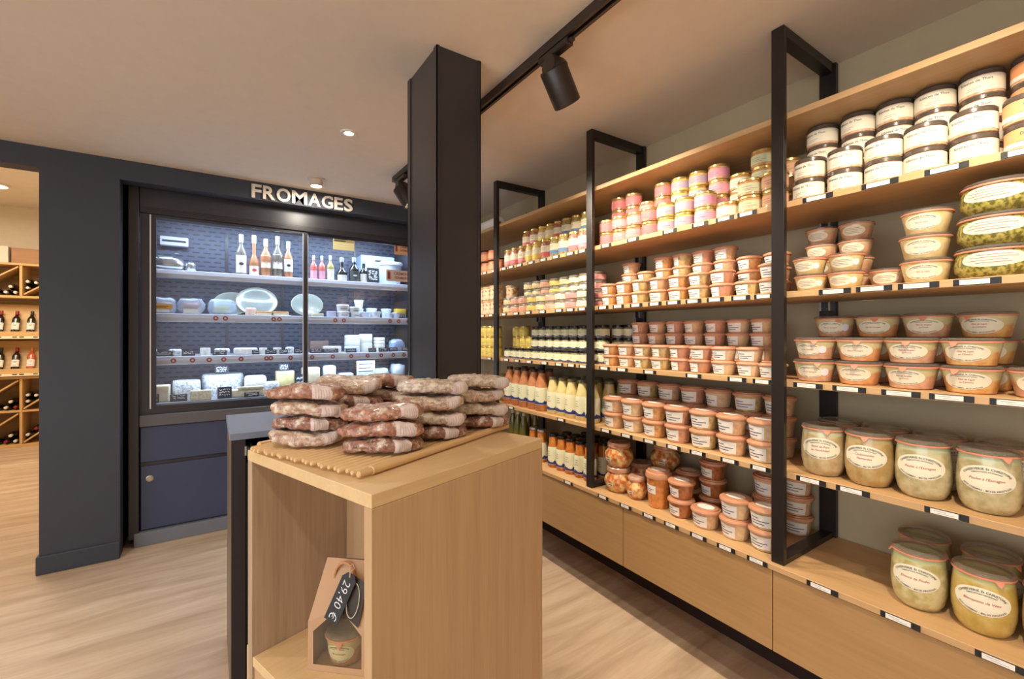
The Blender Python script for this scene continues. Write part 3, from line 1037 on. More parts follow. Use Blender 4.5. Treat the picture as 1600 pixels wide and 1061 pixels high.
for key, x, y, rz, lab in (('tul_porc', 1.796, .705, .22, 'tulip jar of pork stew nearest the frame, front row of fourth shelf'),
                           ('tul_carb', 1.796, .572, .10, 'tulip jar of beef carbonnades, second in front row of fourth shelf'),
                           ('tul_poul', 1.796, .438, .12, 'tulip jar of tarragon chicken, third in front row of fourth shelf'),
                           ('tul_poul2', 1.800, .300, .10, 'largest-looking tulip jar of tarragon chicken, rightmost in front on fourth shelf'),
                           ('tul_porc', 1.945, .715, .5, 'tulip jar in shadow behind the pork stew jar, fourth shelf'),
                           ('tul_carb', 1.945, .575, .2, 'tulip jar in shadow behind the carbonnades jar, fourth shelf'),
                           ('tul_poul', 1.945, .435, .9, 'tulip jar in shadow behind third front jar, fourth shelf'),
                           ('tul_carb', 1.945, .290, .8, 'tulip jar showing at right behind the rightmost front jar, fourth shelf')):
    place(DES[key], (x, y, SHELF['S4']), lab, 'jar', rz, 'tulip jars on the fourth shelf')
for key, x, y, rz, lab in (('tul_emin', 1.792, .447, .10, 'tulip jar of minced chicken, leftmost in front on lowest shelf'),
                           ('tul_blanq', 1.792, .309, .12, 'tulip jar of veal blanquette, second in front on lowest shelf'),
                           ('tul_porc', 1.800, .172, .1, 'tulip jar cut by the right picture edge, lowest shelf'),
                           ('tul_emin', 1.935, .470, .6, 'tulip jar in shadow behind the minced chicken jar, lowest shelf'),
                           ('tul_emin', 2.015, .595 - .13, .6, 'rearmost tulip jar against the wall, lowest shelf'),
                           ('tul_blanq', 1.935, .318, .6, 'tulip jar in shadow behind the veal blanquette jar, lowest shelf'),
                           ('tul_blanq', 1.935, .18, .6, 'tulip jar in shadow at the far right, lowest shelf')):
    if x > 2:
        x, y = 2.02, .362
        continue
    place(DES[key], (x, y, SHELF['S5']), lab, 'jar', rz, 'tulip jars on the lowest shelf')

# ---- middle bay
CK = ['tinC_rose', 'tinC_pink', 'tinC_pink', 'tinC_rose', 'tinC_purple', 'tinC_purple', 'tinC_magenta', 'tinC_cream', 'tinC_green', 'tinC_peach']
CD = ['rose-labelled gold-lidded tin', 'pink-labelled gold-lidded tin', 'pink-labelled gold-lidded tin', 'rose-labelled gold-lidded tin', 'mauve-labelled gold-lidded tin',
      'mauve-labelled gold-lidded tin', 'bright pink gold-lidded tin', 'cream-labelled gold-lidded tin', 'pale green gold-lidded tin', 'peach-labelled gold-lidded tin']
row(CK, CD, 'tin', 1.765, [1.715, 1.619, 1.525, 1.431, 1.336, 1.240, 1.140, 1.040, .946, .852], 'S1', 'middle bay', 'front row', [2, 2, 2, 2, 2, 2, 2, 1, 2, 2], .067, .4)
CK2 = ['tinC_rose', 'tinC_rose', 'tinC_pink', 'tinC_rose', 'tinC_purple', 'tinC_purple', 'tinC_magenta', 'tinC_cream', 'tinC_green', 'tinC_peach']
row(CK2, CD, 'tin', 1.862, [1.715, 1.617, 1.521, 1.427, 1.332, 1.237, 1.135, 1.038, .944, .850], 'S1', 'middle bay', 'back row', [4, 4, 3, 4, 4, 4, 4, 3, 4, 3], .067, .4)
ts = ['tubS0', 'tubS0', 'tubS2', 'tubS1', 'tubS0', 'tubS2', 'tubS4', 'tubS2', 'tubS3']
row(ts, 'salmon-lidded terrine pot', 'pot', 1.768, [1.700, 1.594, 1.488, 1.382, 1.276, 1.170, 1.064, .958, .862], 'S2', 'middle bay', 'front row', [2, 2, 2, 2, 2, 2, 2, 1, 2], .0575, .3)
row(['tubS1', 'tubS2', 'tubS0', 'tubS2', 'tubS4', 'tubS1', 'tubS0', 'tubS4'], 'salmon-lidded terrine pot', 'pot', 1.880, [1.655, 1.548, 1.436, 1.330, 1.224, 1.118, 1.010, .900], 'S2', 'middle bay', 'back row', [4, 3, 4, 4, 4, 4, 3, 3], .0575, .3)
row(['tubS0', 'tubS1', 'tubS2', 'tubS2', 'tubS4', 'tubS4', 'tubS3', 'tubS3', 'tubS1'], 'salmon-lidded terrine pot', 'pot', 1.768,
    [1.686, 1.581, 1.476, 1.371, 1.266, 1.161, 1.056, .951, .862], 'S3', 'middle bay', 'front row', [2, 2, 2, 2, 2, 2, 2, 2, 1], .0575, .25)
row(['tubS4', 'tubS1', 'tubS4', 'tubS1', 'tubS4', 'tubS3', 'tubS1'], 'salmon-lidded terrine pot', 'pot', 1.900, [1.603, 1.495, 1.390, 1.283, 1.175, 1.070, .965], 'S3', 'middle bay', 'back row', 4, .0575, .2)
row(['tubL1', 'tubL3', 'tubL0', 'tubL4', 'tubL2', 'tubL1', 'tubL3'], 'large salmon-lidded terrine pot', 'pot', 1.778, [1.675, 1.546, 1.417, 1.288, 1.159, 1.030, .902], 'S4', 'middle bay', 'front row', 2, .0815, .25)
row(['tubL4', 'tubL2', 'tubL1', 'tubL4', 'tubL3', 'tubL2', 'tubL1'], 'large salmon-lidded terrine pot', 'pot', 1.910, [1.700, 1.569, 1.434, 1.302, 1.168, 1.036, .905], 'S4', 'middle bay', 'back row', 3, .0815, .25)
S5 = SHELF['S5']
for key, x, y, z, rz, cat, lab in (
        ('belly_big', 1.785, 1.655, 0, .2, 'jar', 'lower of two stacked round pickle jars beside the middle frame'),
        ('belly_big', 1.787, 1.655, .128, .0, 'jar', 'upper of two stacked round pickle jars beside the middle frame'),
        ('belly_small', 1.775, 1.525, 0, .2, 'jar', 'small round pickle jar beside the tall orange pot, lowest shelf'),
        ('tubdeep', 1.778, 1.395, 0, .0, 'pot', 'tall orange salmon-lidded pot on lowest shelf'),
        ('tubrill', 1.772, 1.266, 0, .1, 'pot', 'lower brown pot of the pair right of the tall pot'),
        ('tubrill', 1.775, 1.266, .0815, .0, 'pot', 'upper brown pot of the pair right of the tall pot'),
        ('tubL1', 1.762, 1.137, 0, .0, 'pot', 'single low pale pot standing alone in front, lowest shelf'),
        ('tubL3', 1.770, 1.010, 0, .0, 'pot', 'lower pale pot, second column from nearest frame, lowest shelf'),
        ('tubL3', 1.772, 1.010, .0815, .1, 'pot', 'upper pale pot, second column from nearest frame, lowest shelf'),
        ('tubL2', 1.770, .890, 0, .0, 'pot', 'lower pot behind the nearest frame, front row, lowest shelf'),
        ('tubL2', 1.772, .890, .0815, .1, 'pot', 'upper pot behind the nearest frame, front row, lowest shelf'),
        ('belly_big', 1.945, 1.640, 0, .5, 'jar', 'round pickle jar in deep shadow, back left of lowest shelf'),
        ('belly_big', 1.945, 1.485, 0, .5, 'jar', 'lower shadowed round pickle jar behind the tall pot'),
        ('belly_big', 1.945, 1.485, .128, .5, 'jar', 'upper shadowed round pickle jar behind the tall pot'),
        ('tubrill', 1.925, 1.335, 0, .0, 'pot', 'bottom shadowed brown pot, back row left stack, lowest shelf'),
        ('tubrill', 1.925, 1.335, .0815, .1, 'pot', 'top shadowed brown pot, back row left stack, lowest shelf'),
        ('tubrill', 1.915, 1.200, 0, .0, 'pot', 'bottom of three brown pots in the back row, lowest shelf'),
        ('tubrill', 1.915, 1.200, .0815, .0, 'pot', 'middle of three brown pots in the back row, lowest shelf'),
        ('tubrill', 1.915, 1.200, .163, .1, 'pot', 'top of three brown pots in the back row, lowest shelf'),
        ('tubrill', 1.91, 1.072, 0, .1, 'pot', 'single dark pot behind the low pale pot, lowest shelf'),
        ('tubL3', 1.905, .945, 0, .2, 'pot', 'bottom of pale three-pot stack behind nearest frame, lowest shelf'),
        ('tubL3', 1.905, .945, .0815, .0, 'pot', 'middle of pale three-pot stack behind nearest frame, lowest shelf'),
        ('tubL3', 1.905, .945, .163, .1, 'pot', 'top of pale three-pot stack behind nearest frame, lowest shelf'),
        ('tubL1', 2.018, .890, 0, .5, 'pot', 'bottom pot of rearmost stack seen through the nearest frame'),
        ('tubL1', 2.018, .890, .0815, .4, 'pot', 'middle pot of rearmost stack seen through the nearest frame'),
        ('tubL1', 2.018, .890, .163, .4, 'pot', 'top pot of rearmost stack seen through the nearest frame')):
    place(DES[key], (x, y, S5 + z), lab, cat, rz, 'mixed jars on the lowest shelf, middle bay')

# ---- left bay
tk = ['tall_rose', 'tall_pink', 'tall_rose', 'tall_yellow', 'tall_yellow', 'tall_red', 'tall_blue', 'tall_blue', 'tall_pink', 'tall_rose']
td = ['%s-striped gold-lidded jar' % k.split('_')[1] for k in tk]
row(tk, td, 'jar', 1.760, [2.660, 2.574, 2.488, 2.402, 2.316, 2.230, 2.144, 2.058, 1.972, 1.886], 'S1', 'left bay', 'front row', 1, .125, .3)
tk2 = ['tall_rose', 'tall_pink', 'tall_rose', 'tall_yellow', 'tall_yellow', 'tall_red', 'tall_blue', 'tall_blue', 'tall_blue']
row(tk2, ['%s-striped gold-lidded jar' % k.split('_')[1] for k in tk2], 'jar', 1.850, [2.640, 2.556, 2.472, 2.388, 2.304, 2.220, 2.136, 2.052, 1.960], 'S1', 'left bay', 'back row', [1, 2, 2, 2, 2, 2, 2, 2, 2], .125, .3)
bk = ['tinB_cream', 'tinB_pink', 'tinB_pink', 'tinB_yellow', 'tinB_cream', 'tinB_pink', 'tinB_white', 'tinB_rose', 'tinB_white']
bd = ['%s-labelled flat glass pot' % k.split('_')[1] for k in bk]
row(bk, bd, 'pot', 1.762, [2.668, 2.571, 2.474, 2.377, 2.280, 2.183, 2.086, 1.989, 1.892], 'S2', 'left bay', 'front row', 2, .053, .3)
row(['tinB_cream', 'tinB_cream', 'tinB_pink', 'tinB_yellow', 'tinB_cream', 'tinB_white', 'tinB_white', 'tinB_rose'], ['%s-labelled flat glass pot' % k for k in ('cream', 'cream', 'pink', 'yellow', 'cream', 'white', 'white', 'rose')],
    'pot', 1.868, [2.560, 2.464, 2.368, 2.272, 2.176, 2.080, 1.984, 1.888], 'S2', 'left bay', 'back row', 4, .053, .3)
row(['blackjar'], 'black-lidded blue-wave jar', 'jar', 1.755, [2.655, 2.577, 2.499, 2.421, 2.343, 2.265, 2.187, 2.109, 2.031, 1.953, 1.875], 'S3', 'left bay', 'front row', 1, .073, .2)
row(['blackjar'], 'black-lidded blue-wave jar', 'jar', 1.848, [2.455, 2.377, 2.299, 2.221, 2.143, 2.065, 1.987, 1.909, 1.831], 'S3', 'left bay', 'back row', 3, .073, .2)
row(['blackjar'], 'black-lidded blue-wave jar', 'jar', 1.935, [1.79, 1.71], 'S3', 'middle bay', 'rear left corner', 3, .073, .2)
row(['yel'], 'yellow mustard jar', 'jar', 1.850, [2.690, 2.605, 2.525], 'S3', 'left bay', 'rear left corner', [3, 3, 2], .076, .2)
row(['soup_orange'], 'orange soup bottle', 'bottle', 1.772, [2.672, 2.578, 2.484, 2.390, 2.296], 'S4', 'left bay', 'front row', 1, .26, .2)
row(['soup_orange'], 'orange soup bottle', 'bottle', 1.870, [2.640, 2.540, 2.440, 2.340], 'S4', 'left bay', 'back row', 1, .26, .2)
row(['soup_cream'], 'pale cream soup bottle', 'bottle', 1.772, [2.180, 2.093, 2.006, 1.919, 1.832], 'S4', 'left bay', 'front row', 1, .228, .2)
row(['soup_cream'], 'pale cream soup bottle', 'bottle', 1.866, [2.170, 2.080, 1.990, 1.900, 1.80], 'S4', 'left bay', 'back row', 1, .228, .2)
row(['soup_cream'], 'pale cream soup bottle', 'bottle', 1.962, [2.08, 1.985, 1.89, 1.79], 'S4', 'left bay', 'rear row', 1, .228, .2)
row(['sauce'], 'black-lidded orange sauce jar', 'jar', 1.772, [2.175, 2.095, 2.015, 1.935, 1.855], 'S5', 'left bay', 'front row', 1, .205, .2)
row(['sauce'], 'black-lidded orange sauce jar', 'jar', 1.858, [2.160, 2.080, 2.000, 1.920, 1.835], 'S5', 'left bay', 'back row', 1, .205, .2)
row(['sauce'], 'black-lidded orange sauce jar', 'jar', 1.948, [2.085, 2.000, 1.915, 1.832], 'S5', 'left bay', 'rear row', 1, .205, .2)
row(['dressing'], 'silver-lidded sauce jar', 'jar', 1.78, [2.405, 2.31], 'S5', 'left bay', 'front row', 1, .205, .2)
row(['oil'], 'green olive oil bottle', 'bottle', 1.78, [2.655, 2.583, 2.511], 'S5', 'left bay', 'front row', 1, .285, .2)
row(['oil'], 'green olive oil bottle', 'bottle', 1.856, [2.64, 2.565, 2.49], 'S5', 'left bay', 'back row', 1, .285, .2)

# ---- far bay, mostly behind the column
row(['peachjar'], 'orange black-lidded pot', 'pot', 1.765, [3.09, 2.99, 2.89, 2.79], 'S1', 'far bay', 'front row', [2, 2, 2, 1], .085, .2)
row(['bisc'], 'jar of pale biscuits', 'jar', 1.765, [3.06, 2.955, 2.85], 'S2', 'far bay', 'front row', [2, 2, 2], .105, .2)
row(['bisc'], 'jar of pale biscuits', 'jar', 1.868, [2.79, 2.68], 'S2', 'far bay', 'back row', [2, 1], .105, .2)
row(['yel'], 'yellow mustard jar', 'jar', 1.765, [3.08, 3.0, 2.92, 2.84], 'S3', 'far bay', 'front row', 3, .076, .2)
M_KRAFTBAG = food('dried_mushrooms', (120, 76, 34), (214, 178, 128), 24, lo=.40, hi=.60, rough=.2)


def cello_bag(y, label, w=.112, h=.20, x=1.80):
    t = thing('dried_food_bag', label, 'bag', (x, y, SHELF['S4']), .15, 'bags of dried mushrooms')
    mb = MB()
    n = 20
    prof = [(0, .80), (.012, 1.0), (.25, 1.06), (.55, 1.0), (.8, .72), (.87, .40), (.90, .30)]
    rings = []
    vs = []
    for a, s in prof:
        rings.append(list(range(len(vs), len(vs) + n)))
        for k in range(n):
            th = 2 * PI * k / n
            c, s_ = math.cos(th), math.sin(th)
            q = .75
            wob = 1 + .05 * noise.noise(Vector((c * 2, s_ * 2, a * 7 + y)))
            vs.append((.38 * w * s * wob * math.copysign(abs(c) ** q, c), .5 * w * s * wob * math.copysign(abs(s_) ** q, s_), a * h))
    fs = [tuple(reversed(rings[0]))]
    for A, B in zip(rings[:-1], rings[1:]):
        fs += [(A[k], A[(k + 1) % n], B[(k + 1) % n], B[k]) for k in range(n)]
    fs.append(tuple(rings[-1]))
    mb.add(vs, fs)
    part('pouch', mb, M_KRAFTBAG, t, True, 1.2)
    part('tie', MB().tube([(.008 * math.cos(k * .7), .02 * math.sin(k * .7), h * .90) for k in range(9)], .004, 6, closed=True), plain('raffia', (200, 160, 96), .7), t, True)
    part('gathered_top', MB().lathe([(.010, h * .89), (.012, h * .92), (.03, h), (.026, h), (.006, h * .93)], 14), clear('cellophane', (236, 226, 206), .3, .1), t, True)


cello_bag(3.06, 'clear bag of dried mushrooms half hidden by the column, fourth shelf')
cello_bag(2.93, 'clear bag of dried mushrooms between column and farthest frame, fourth shelf')
cello_bag(2.80, 'clear bag of dried mushrooms touching the farthest frame, fourth shelf')

# ---- on top of the canopy shelf
zt = SHELF['T']
M_CABLE = plain('brown_cable', (92, 70, 56), .5)
o = part('cable', MB().tube([(1.80 + .02 * math.sin(k), 2.43 + k * .012, zt + .0045 + .034 * math.sin(min(PI, k / 11 * PI)) * (k < 12)) for k in range(12)] +
                            [(1.80 + .02 * math.sin(12 + k), 2.57 - k * .014, zt + .0045) for k in range(8)], .004, 6), M_CABLE, None, True)
tag(o, 'looped brown cable lying on the canopy shelf near the farthest frame', 'cable')
o = part('cable', MB().tube([(1.83, 1.98 + .03 * math.cos(a), zt + .004 + .026 * max(0, math.sin(a))) for a in [k * PI / 8 for k in range(9)]], .004, 6), M_CABLE, None, True)
tag(o, 'short arched cable end on the canopy shelf above the striped jars', 'cable')
t = thing('paper_roll', 'pale paper roll lying on the canopy shelf beside the column', 'paper roll', (1.80, 3.02, zt))
part('roll', MB().lathe([(.016, -.16), (.048, -.16), (.05, -.155), (.05, .155), (.048, .16), (.016, .16)], 28).xf(Matrix.Translation((0, 0, .05)) @ Matrix.Rotation(PI / 2, 4, 'X')), M_PAPER, t, True)
part('core', MB().lathe([(.012, -.158), (.016, -.158), (.016, .158), (.012, .158)], 18).xf(Matrix.Translation((0, 0, .05)) @ Matrix.Rotation(PI / 2, 4, 'X')), plain('cardboard', (176, 140, 100), .8), t, True)
# ================================================================== cheese cabinet
M_FR = plain('cabinet_grey', (52, 52, 60), 0.35)
M_FRB = plain('cabinet_blue_grey', (64, 74, 104), 0.4)
M_RAIL = plain('cabinet_rail', (98, 98, 104), 0.35)
M_KICK = plain('kick_plate', (120, 126, 136), 0.4)
M_LIP = plain('shelf_lip_grey', (206, 206, 216), 0.35)
M_LED = plain('led_strip', (235, 243, 255), .5, emit=(200, 222, 255), es=6)
FX0, FX1, FY, FB = -0.46, 1.60, 3.85, 4.56


def slot_mat():
    """dark perforated back wall: rows of short slots"""
    m, n, l, p = new_mat('perforated_back')
    tc = n.new('ShaderNodeTexCoord')
    mp = n.new('ShaderNodeMapping')
    mp.inputs['Scale'].default_value = (1, 1, 1)
    br = n.new('ShaderNodeTexBrick')
    br.inputs['Color1'].default_value = rgb(20, 24, 36)
    br.inputs['Color2'].default_value = rgb(20, 24, 36)
    br.inputs['Mortar'].default_value = rgb(66, 72, 92)
    br.inputs['Scale'].default_value = 1.0
    br.inputs['Brick Width'].default_value = .074
    br.inputs['Row Height'].default_value = .036
    br.inputs['Mortar Size'].default_value = .0125
    br.inputs['Mortar Smooth'].default_value = 0
    sp = n.new('ShaderNodeSeparateXYZ')
    cb = n.new('ShaderNodeCombineXYZ')
    l.new(tc.outputs['Object'], sp.inputs[0])
    l.new(sp.outputs[0], cb.inputs[0])
    l.new(sp.outputs[2], cb.inputs[1])
    l.new(cb.outputs[0], br.inputs['Vector'])
    l.new(br.outputs['Color'], p.inputs['Base Color'])
    p.inputs['Roughness'].default_value = .45
    return m


fr = thing('cheese_cabinet', 'tall dark refrigerated cheese cabinet with sliding glass doors', 'fridge', (0, 0, 0))
part('side_panel', MB().bev(FX0, FY - .02, .05, FX0 + .055, FB, 2.385, .004), M_FR, fr)
part('side_panel', MB().bev(FX1 - .055, FY - .02, .05, FX1, FB, 2.385, .004), M_FR, fr)
part('back_panel', MB().box(FX0 + .055, FB - .09, .80, FX1 - .055, FB - .06, 2.30), slot_mat(), fr)
part('top_panel', MB().box(FX0 + .055, FY + .06, 2.30, FX1 - .055, FB, 2.385), M_FR, fr)
hd = part('header', MB().bev(FX0 + .056, FY - .005, 2.216, FX1 - .056, FY + .06, 2.383, .003), M_FR, fr)
for z in (2.226, 2.238, 2.250):
    part('groove', MB().box(FX0 + .06, FY - .0075, z, FX1 - .06, FY - .0052, z + .004), M_BLACK, hd)
part('lower_rail', MB().bev(FX0 + .056, FY - .012, .785, FX1 - .056, FY + .06, .862, .004), M_RAIL, fr)
part('upper_base_panel', MB().bev(FX0 + .060, FY + .004, .545, FX1 - .06, FY + .05, .782, .003), M_FRB, fr)
bp = part('lower_base_panel', MB().bev(FX0 + .062, FY + .004, .095, FX1 - .06, FY + .05, .520, .003), M_FRB, fr)
part('panel_rail', MB().box(FX0 + .06, FY + .012, .522, FX1 - .06, FY + .05, .543), M_FR, fr)
part('lock', MB().lathe([(0, 0), (.021, 0), (.021, .004), (.014, .006), (.012, .003), (0, .003)], 24).xf(Matrix.Translation((-.35, FY + .004, .435)) @ Matrix.Rotation(PI / 2, 4, 'X')),
     plain('lock_ring', (196, 190, 170), .35, metal=.6), bp, True)
part('kick_plate', MB().bev(FX0 + .03, FY - .03, 0, FX1 - .05, FY + .03, .088, .003), M_KICK, fr)
part('base_body', MB().box(FX0 + .055, FY + .06, .02, FX1 - .055, FB, .80), M_FR, fr)
# doors
for i, (a, b, yy) in enumerate(((FX0 + .058, .628, FY + .012), (.600, FX1 - .058, FY + .036))):
    d = part('sliding_door', MB().box(a, yy, .864, a + (.085 if i == 0 else .03), yy + .02, 2.214).box(b - .03, yy, .864, b, yy + .02, 2.214)
             .box(a + (.085 if i == 0 else .03), yy, .864, b - .03, yy + .02, .918).box(a + (.085 if i == 0 else .03), yy, 2.195, b - .03, yy + .02, 2.214), M_FR, fr)
    part('glass_pane', MB().box(a + (.085 if i == 0 else .03), yy + .008, .918, b - .03, yy + .012, 2.195), M_GLASS, d)
    part('edge_seal', MB().box(b - .036, yy - .003, .90, b - .030, yy, 2.20) if i == 0 else MB().box(a + .030, yy - .003, .90, a + .036, yy, 2.20), plain('seal_white_plastic', (214, 218, 226), .4), d)
    if i == 0:
        part('edge_seal', MB().box(a + .050, yy - .003, .90, a + .058, yy, 2.21), plain('seal_white_plastic', (214, 218, 226), .4), d)
# interior: lamps, hanging rail, shelves
part('led_strip', MB().box(FX0 + .10, FY + .07, 2.27, FX1 - .10, FY + .09, 2.285), M_LED, fr)
part('thermostat', MB().bev(-.34, FB - .16, 2.10, -.16, FB - .10, 2.17, .004).box(-.325, FB - .165, 2.128, -.175, FB - .16, 2.142, 1), [M_LIP, M_INK], fr)
light('cabinet_led', 'AREA', (.57, 3.99, 2.27), 26, COOL, rot=(math.radians(20), 0, 0), shape='RECTANGLE', size=1.8, size_y=.06)
FSH = {1: 1.862, 2: 1.552, 3: 1.246}
M_STICK = plain('red_sticker', (150, 62, 66), .6)
M_STICKW = plain('sticker_ring', (226, 190, 180), .6)
for k, z in FSH.items():
    s = part('display_shelf', MB().box(FX0 + .06, 3.985, z - .018, FX1 - .06, FB - .095, z), plain('shelf_glass_white', (200, 206, 216), .3), fr)
    part('price_rail', MB().prism([(0, 0), (.010, -.004), (.016, -.030), (.010, -.055), (0, -.060), (-.006, -.03)], 0, FX1 - FX0 - .12)
         .xf(Matrix(((0, 0, 1, FX0 + .06), (-1, 0, 0, 3.983), (0, 1, 0, z - .0), (0, 0, 0, 1)))), M_LIP, s)
    light('cabinet_led', 'AREA', (.57, 4.02, z - .064), 7.5, COOL, rot=(math.radians(25), 0, 0), shape='RECTANGLE', size=1.8, size_y=.03)
    if k > 1:
        xs = {2: [.02, .08, .40, .44, .86, .93, 1.33, 1.41, 1.50], 3: [-.23, -.12, -.02, .07, .18, .35, .38, .52, .68, .84, .99, 1.13, 1.25, 1.36, 1.46]}[k]
        for x in xs:
            a = link('round_sticker', MB().lathe([(0, 0), (.017, 0), (.017, .0015), (0, .0015)], 18).mesh('round_sticker', M_STICK), s, (x, 3.9665, z - .030), (PI / 2, 0, 0))
            link('sticker_centre', MB().lathe([(0, .0015), (.007, .0015), (.007, .0021), (0, .0021)], 12).mesh('sticker_centre', M_STICKW), a)
part('display_deck', MB().box(FX0 + .06, FY + .07, .80, FX1 - .06, FB - .095, .925), plain('deck_grey', (150, 152, 160), .4), fr)
# standards of the back wall
for x in (.10, .52, 1.15):
    part('standard', MB().box(x - .012, FB - .096, .93, x + .012, FB - .0905, 2.25), M_FR, fr)
# ------------------------------------------------------------------ goods in the cheese cabinet
def slate(x, y, z, w, h, label, lines=2, rz=0.0, tilt=.25, group='slate price signs in the cheese cabinet'):
    """small chalk-written slate leaning back"""
    t = thing('slate_sign', label, 'sign', (x, y, z), rz, group)
    R = Matrix.Rotation(-tilt, 4, 'X')
    part('slate', MB().box(-w / 2, 0, 0, w / 2, .004, h).xf(R), plain('slate_black', (44, 48, 60), .6), t)
    mb = MB()
    rnd = random.Random(int(x * 977) + int(z * 131))
    for i in range(lines):
        zz = h * (.78 - .62 * i / max(1, lines - .2))
        pts = []
        n = 11
        for k in range(n):
            pts.append((-w * .38 + w * .74 * k / (n - 1), -.0012, zz + rnd.uniform(-1, 1) * h * .09 / max(1, lines * .5)))
        for p, q in zip(pts[:-1], pts[1:]):
            if rnd.random() < .18:
                continue
            th = h * .045
            mb.add([(p[0], p[1], p[2] - th), (q[0], q[1], q[2] - th), (q[0], q[1], q[2] + th), (p[0], p[1], p[2] + th)], [(0, 1, 2, 3)])
    part('chalk_writing', mb.xf(R), plain('chalk', (232, 234, 238), .8), t)
    return t


def cheese_mat(name, c1, c2, sc=60, lo=.4, hi=.6):
    return food(name, c1, c2, sc, lo=lo, hi=hi, coat=.05, rough=.5)


def block(name, x, y, z, w, d, h, mat, label, cat='cheese', rz=0.0, b=.008, rind=None, group=None, seg=2):
    t = thing(name, label, cat, (x, y, z), rz, group)
    bm = bmesh.new()
    bmesh.ops.create_cube(bm, size=1)
    for v in bm.verts:
        v.co = Vector((v.co.x * w, v.co.y * d, (v.co.z + .5) * h))
    bmesh.ops.bevel(bm, geom=bm.edges[:], offset=min(b, h * .4), segments=seg, affect='EDGES', profile=.5)
    bm.verts.index_update()
    mb = MB().add([v.co for v in bm.verts], [[v.index for v in f.verts] for f in bm.faces])
    bm.free()
    part('paste' if rind else 'body', mb, mat, t, True, .9)
    if rind:
        part('rind', MB().box(-w / 2 - .002, -d / 2 + .004, 0, w / 2 + .002, d / 2 + .002, .006).box(-w / 2 - .002, d / 2 - .004, 0, w / 2 + .002, d / 2 + .003, h * .98), rind, t)
    return t


def wheel(name, x, y, z, r, h, mat, label, cat='cheese', face=None, group=None, sx=1.0):
    t = thing(name, label, cat, (x, y, z), 0, group)
    o = part('rind', MB().lathe([(0, 0), (r * .96, 0), (r, h * .12), (r * 1.01, h * .5), (r, h * .88), (r * .95, h), (0, h)], 32), mat, t, True)
    o.scale = (sx, 1, 1)
    if face:
        p = part('wrapper_label', MB().lathe([(0, h + .0003), (r * .7, h + .0003)][::-1], 24), face, t)
        p.scale = (sx, 1, 1)
    return t


M_WCH = cheese_mat('white_rind', (214, 210, 200), (234, 230, 222), 40)
M_BLOOM = cheese_mat('mottled_rind', (150, 156, 168), (236, 238, 242), 70, .36, .56)
M_YCH = cheese_mat('yellow_paste', (206, 192, 130), (222, 210, 158), 20)
M_CRM = cheese_mat('cream_paste', (218, 206, 172), (232, 222, 192), 20)
M_BRND = cheese_mat('beige_rind', (196, 184, 152), (222, 212, 184), 60)
M_ORCH = cheese_mat('orange_rind', (226, 140, 62), (240, 176, 100), 40)
M_HAM = cheese_mat('ham', (190, 120, 110), (228, 186, 170), 30)
M_FOIL = plain('foil', (206, 210, 216), .25, metal=.9)
M_FILM = clear('cling_film', (228, 238, 250), .30, .08)
M_CUP = plain('white_cup', (226, 236, 248), .4)


def glass_bottle(name, x, y, z, r, h, body, cap, labelm, label, lab=(.12, .48), cat='bottle', neck=.34, sh=.58, group='bottles on the top shelf of the cheese cabinet', extra=None):
    t = thing(name, label, cat, (x, y, z), 0, group)
    rn = r * neck
    prof = [(r * .92, 0), (r, .005), (r, h * (sh - .06)), (r * .9, h * sh), (rn * 1.3, h * (sh + .13)), (rn, h * (sh + .18)), (rn, h * .93)]
    f = prof_fn(prof)
    part('glass', MB().lathe([(0, 0)] + prof, 22), body, t, True)
    part('capsule', MB().lathe([(rn * 1.1, h * .80), (rn * 1.18, h * .82), (rn * 1.18, h * .995), (rn, h), (0, h)], 16), cap, t, True)
    # labels face the room, toward -y
    lb = wrap_rect(f, r, -r * 1.1, r * 1.1, h * lab[0], h * lab[1], .0007, 10, 1).xf(Matrix.Rotation(PI / 2, 4, 'Z'))
    l_ = part('label', lb, labelm, t, True)
    if extra:
        part('label_mark', wrap_oval(f, r, r * .42, h * .035, h * (lab[0] + lab[1]) / 2, .0012, 14, 2).xf(Matrix.Rotation(PI / 2, 4, 'Z')), extra, l_, True)
    return t


Z1, Z2, Z3, ZD = FSH[1] + .0005, FSH[2] + .0005, FSH[3] + .0005, .9255
W_CLR = food('pale_wine', (96, 92, 84), (120, 112, 100), 6, coat=1, rough=.05)
W_ROSE = food('rose_wine', (176, 112, 70), (190, 128, 84), 6, coat=1, rough=.05)
W_DARK = plain('dark_bottle_glass', (14, 18, 18), .08, coat=1)
W_YEL = food('white_wine', (150, 148, 70), (170, 168, 96), 6, coat=1, rough=.05)
C_GREY = plain('capsule_grey', (196, 204, 214), .4)
glass_bottle('wine_bottle', .185, 4.06, Z1, .038, .315, W_CLR, C_GREY, M_LABELW, 'leftmost tall bottle on top cabinet shelf, large white label', (.05, .48), extra=M_INK)
glass_bottle('wine_bottle', .272, 4.06, Z1, .038, .318, W_ROSE, C_GREY, plain('label_orange_white', (244, 224, 204), .6), 'tapering bottle with low orange-edged label, second in cabinet', (.02, .24), sh=.36, extra=plain('lips_red', (206, 70, 80), .6))
glass_bottle('wine_bottle', .353, 4.06, Z1, .039, .300, W_ROSE, plain('capsule_cream', (214, 214, 204), .4), M_LABEL, 'rose bottle with cream label, third on top cabinet shelf', (.22, .55))
glass_bottle('wine_bottle', .436, 4.06, Z1, .039, .330, W_CLR, C_GREY, M_LABELW, 'tallest clear bottle with white label, fourth on top cabinet shelf', (.20, .55))
glass_bottle('wine_bottle', .514, 4.06, Z1, .036, .298, W_ROSE, C_GREY, M_LABELW, 'amber bottle with white label next to the door edge', (.16, .50), extra=M_INK)
M_PINKL = plain('label_pink_drink', (236, 170, 190), .6)
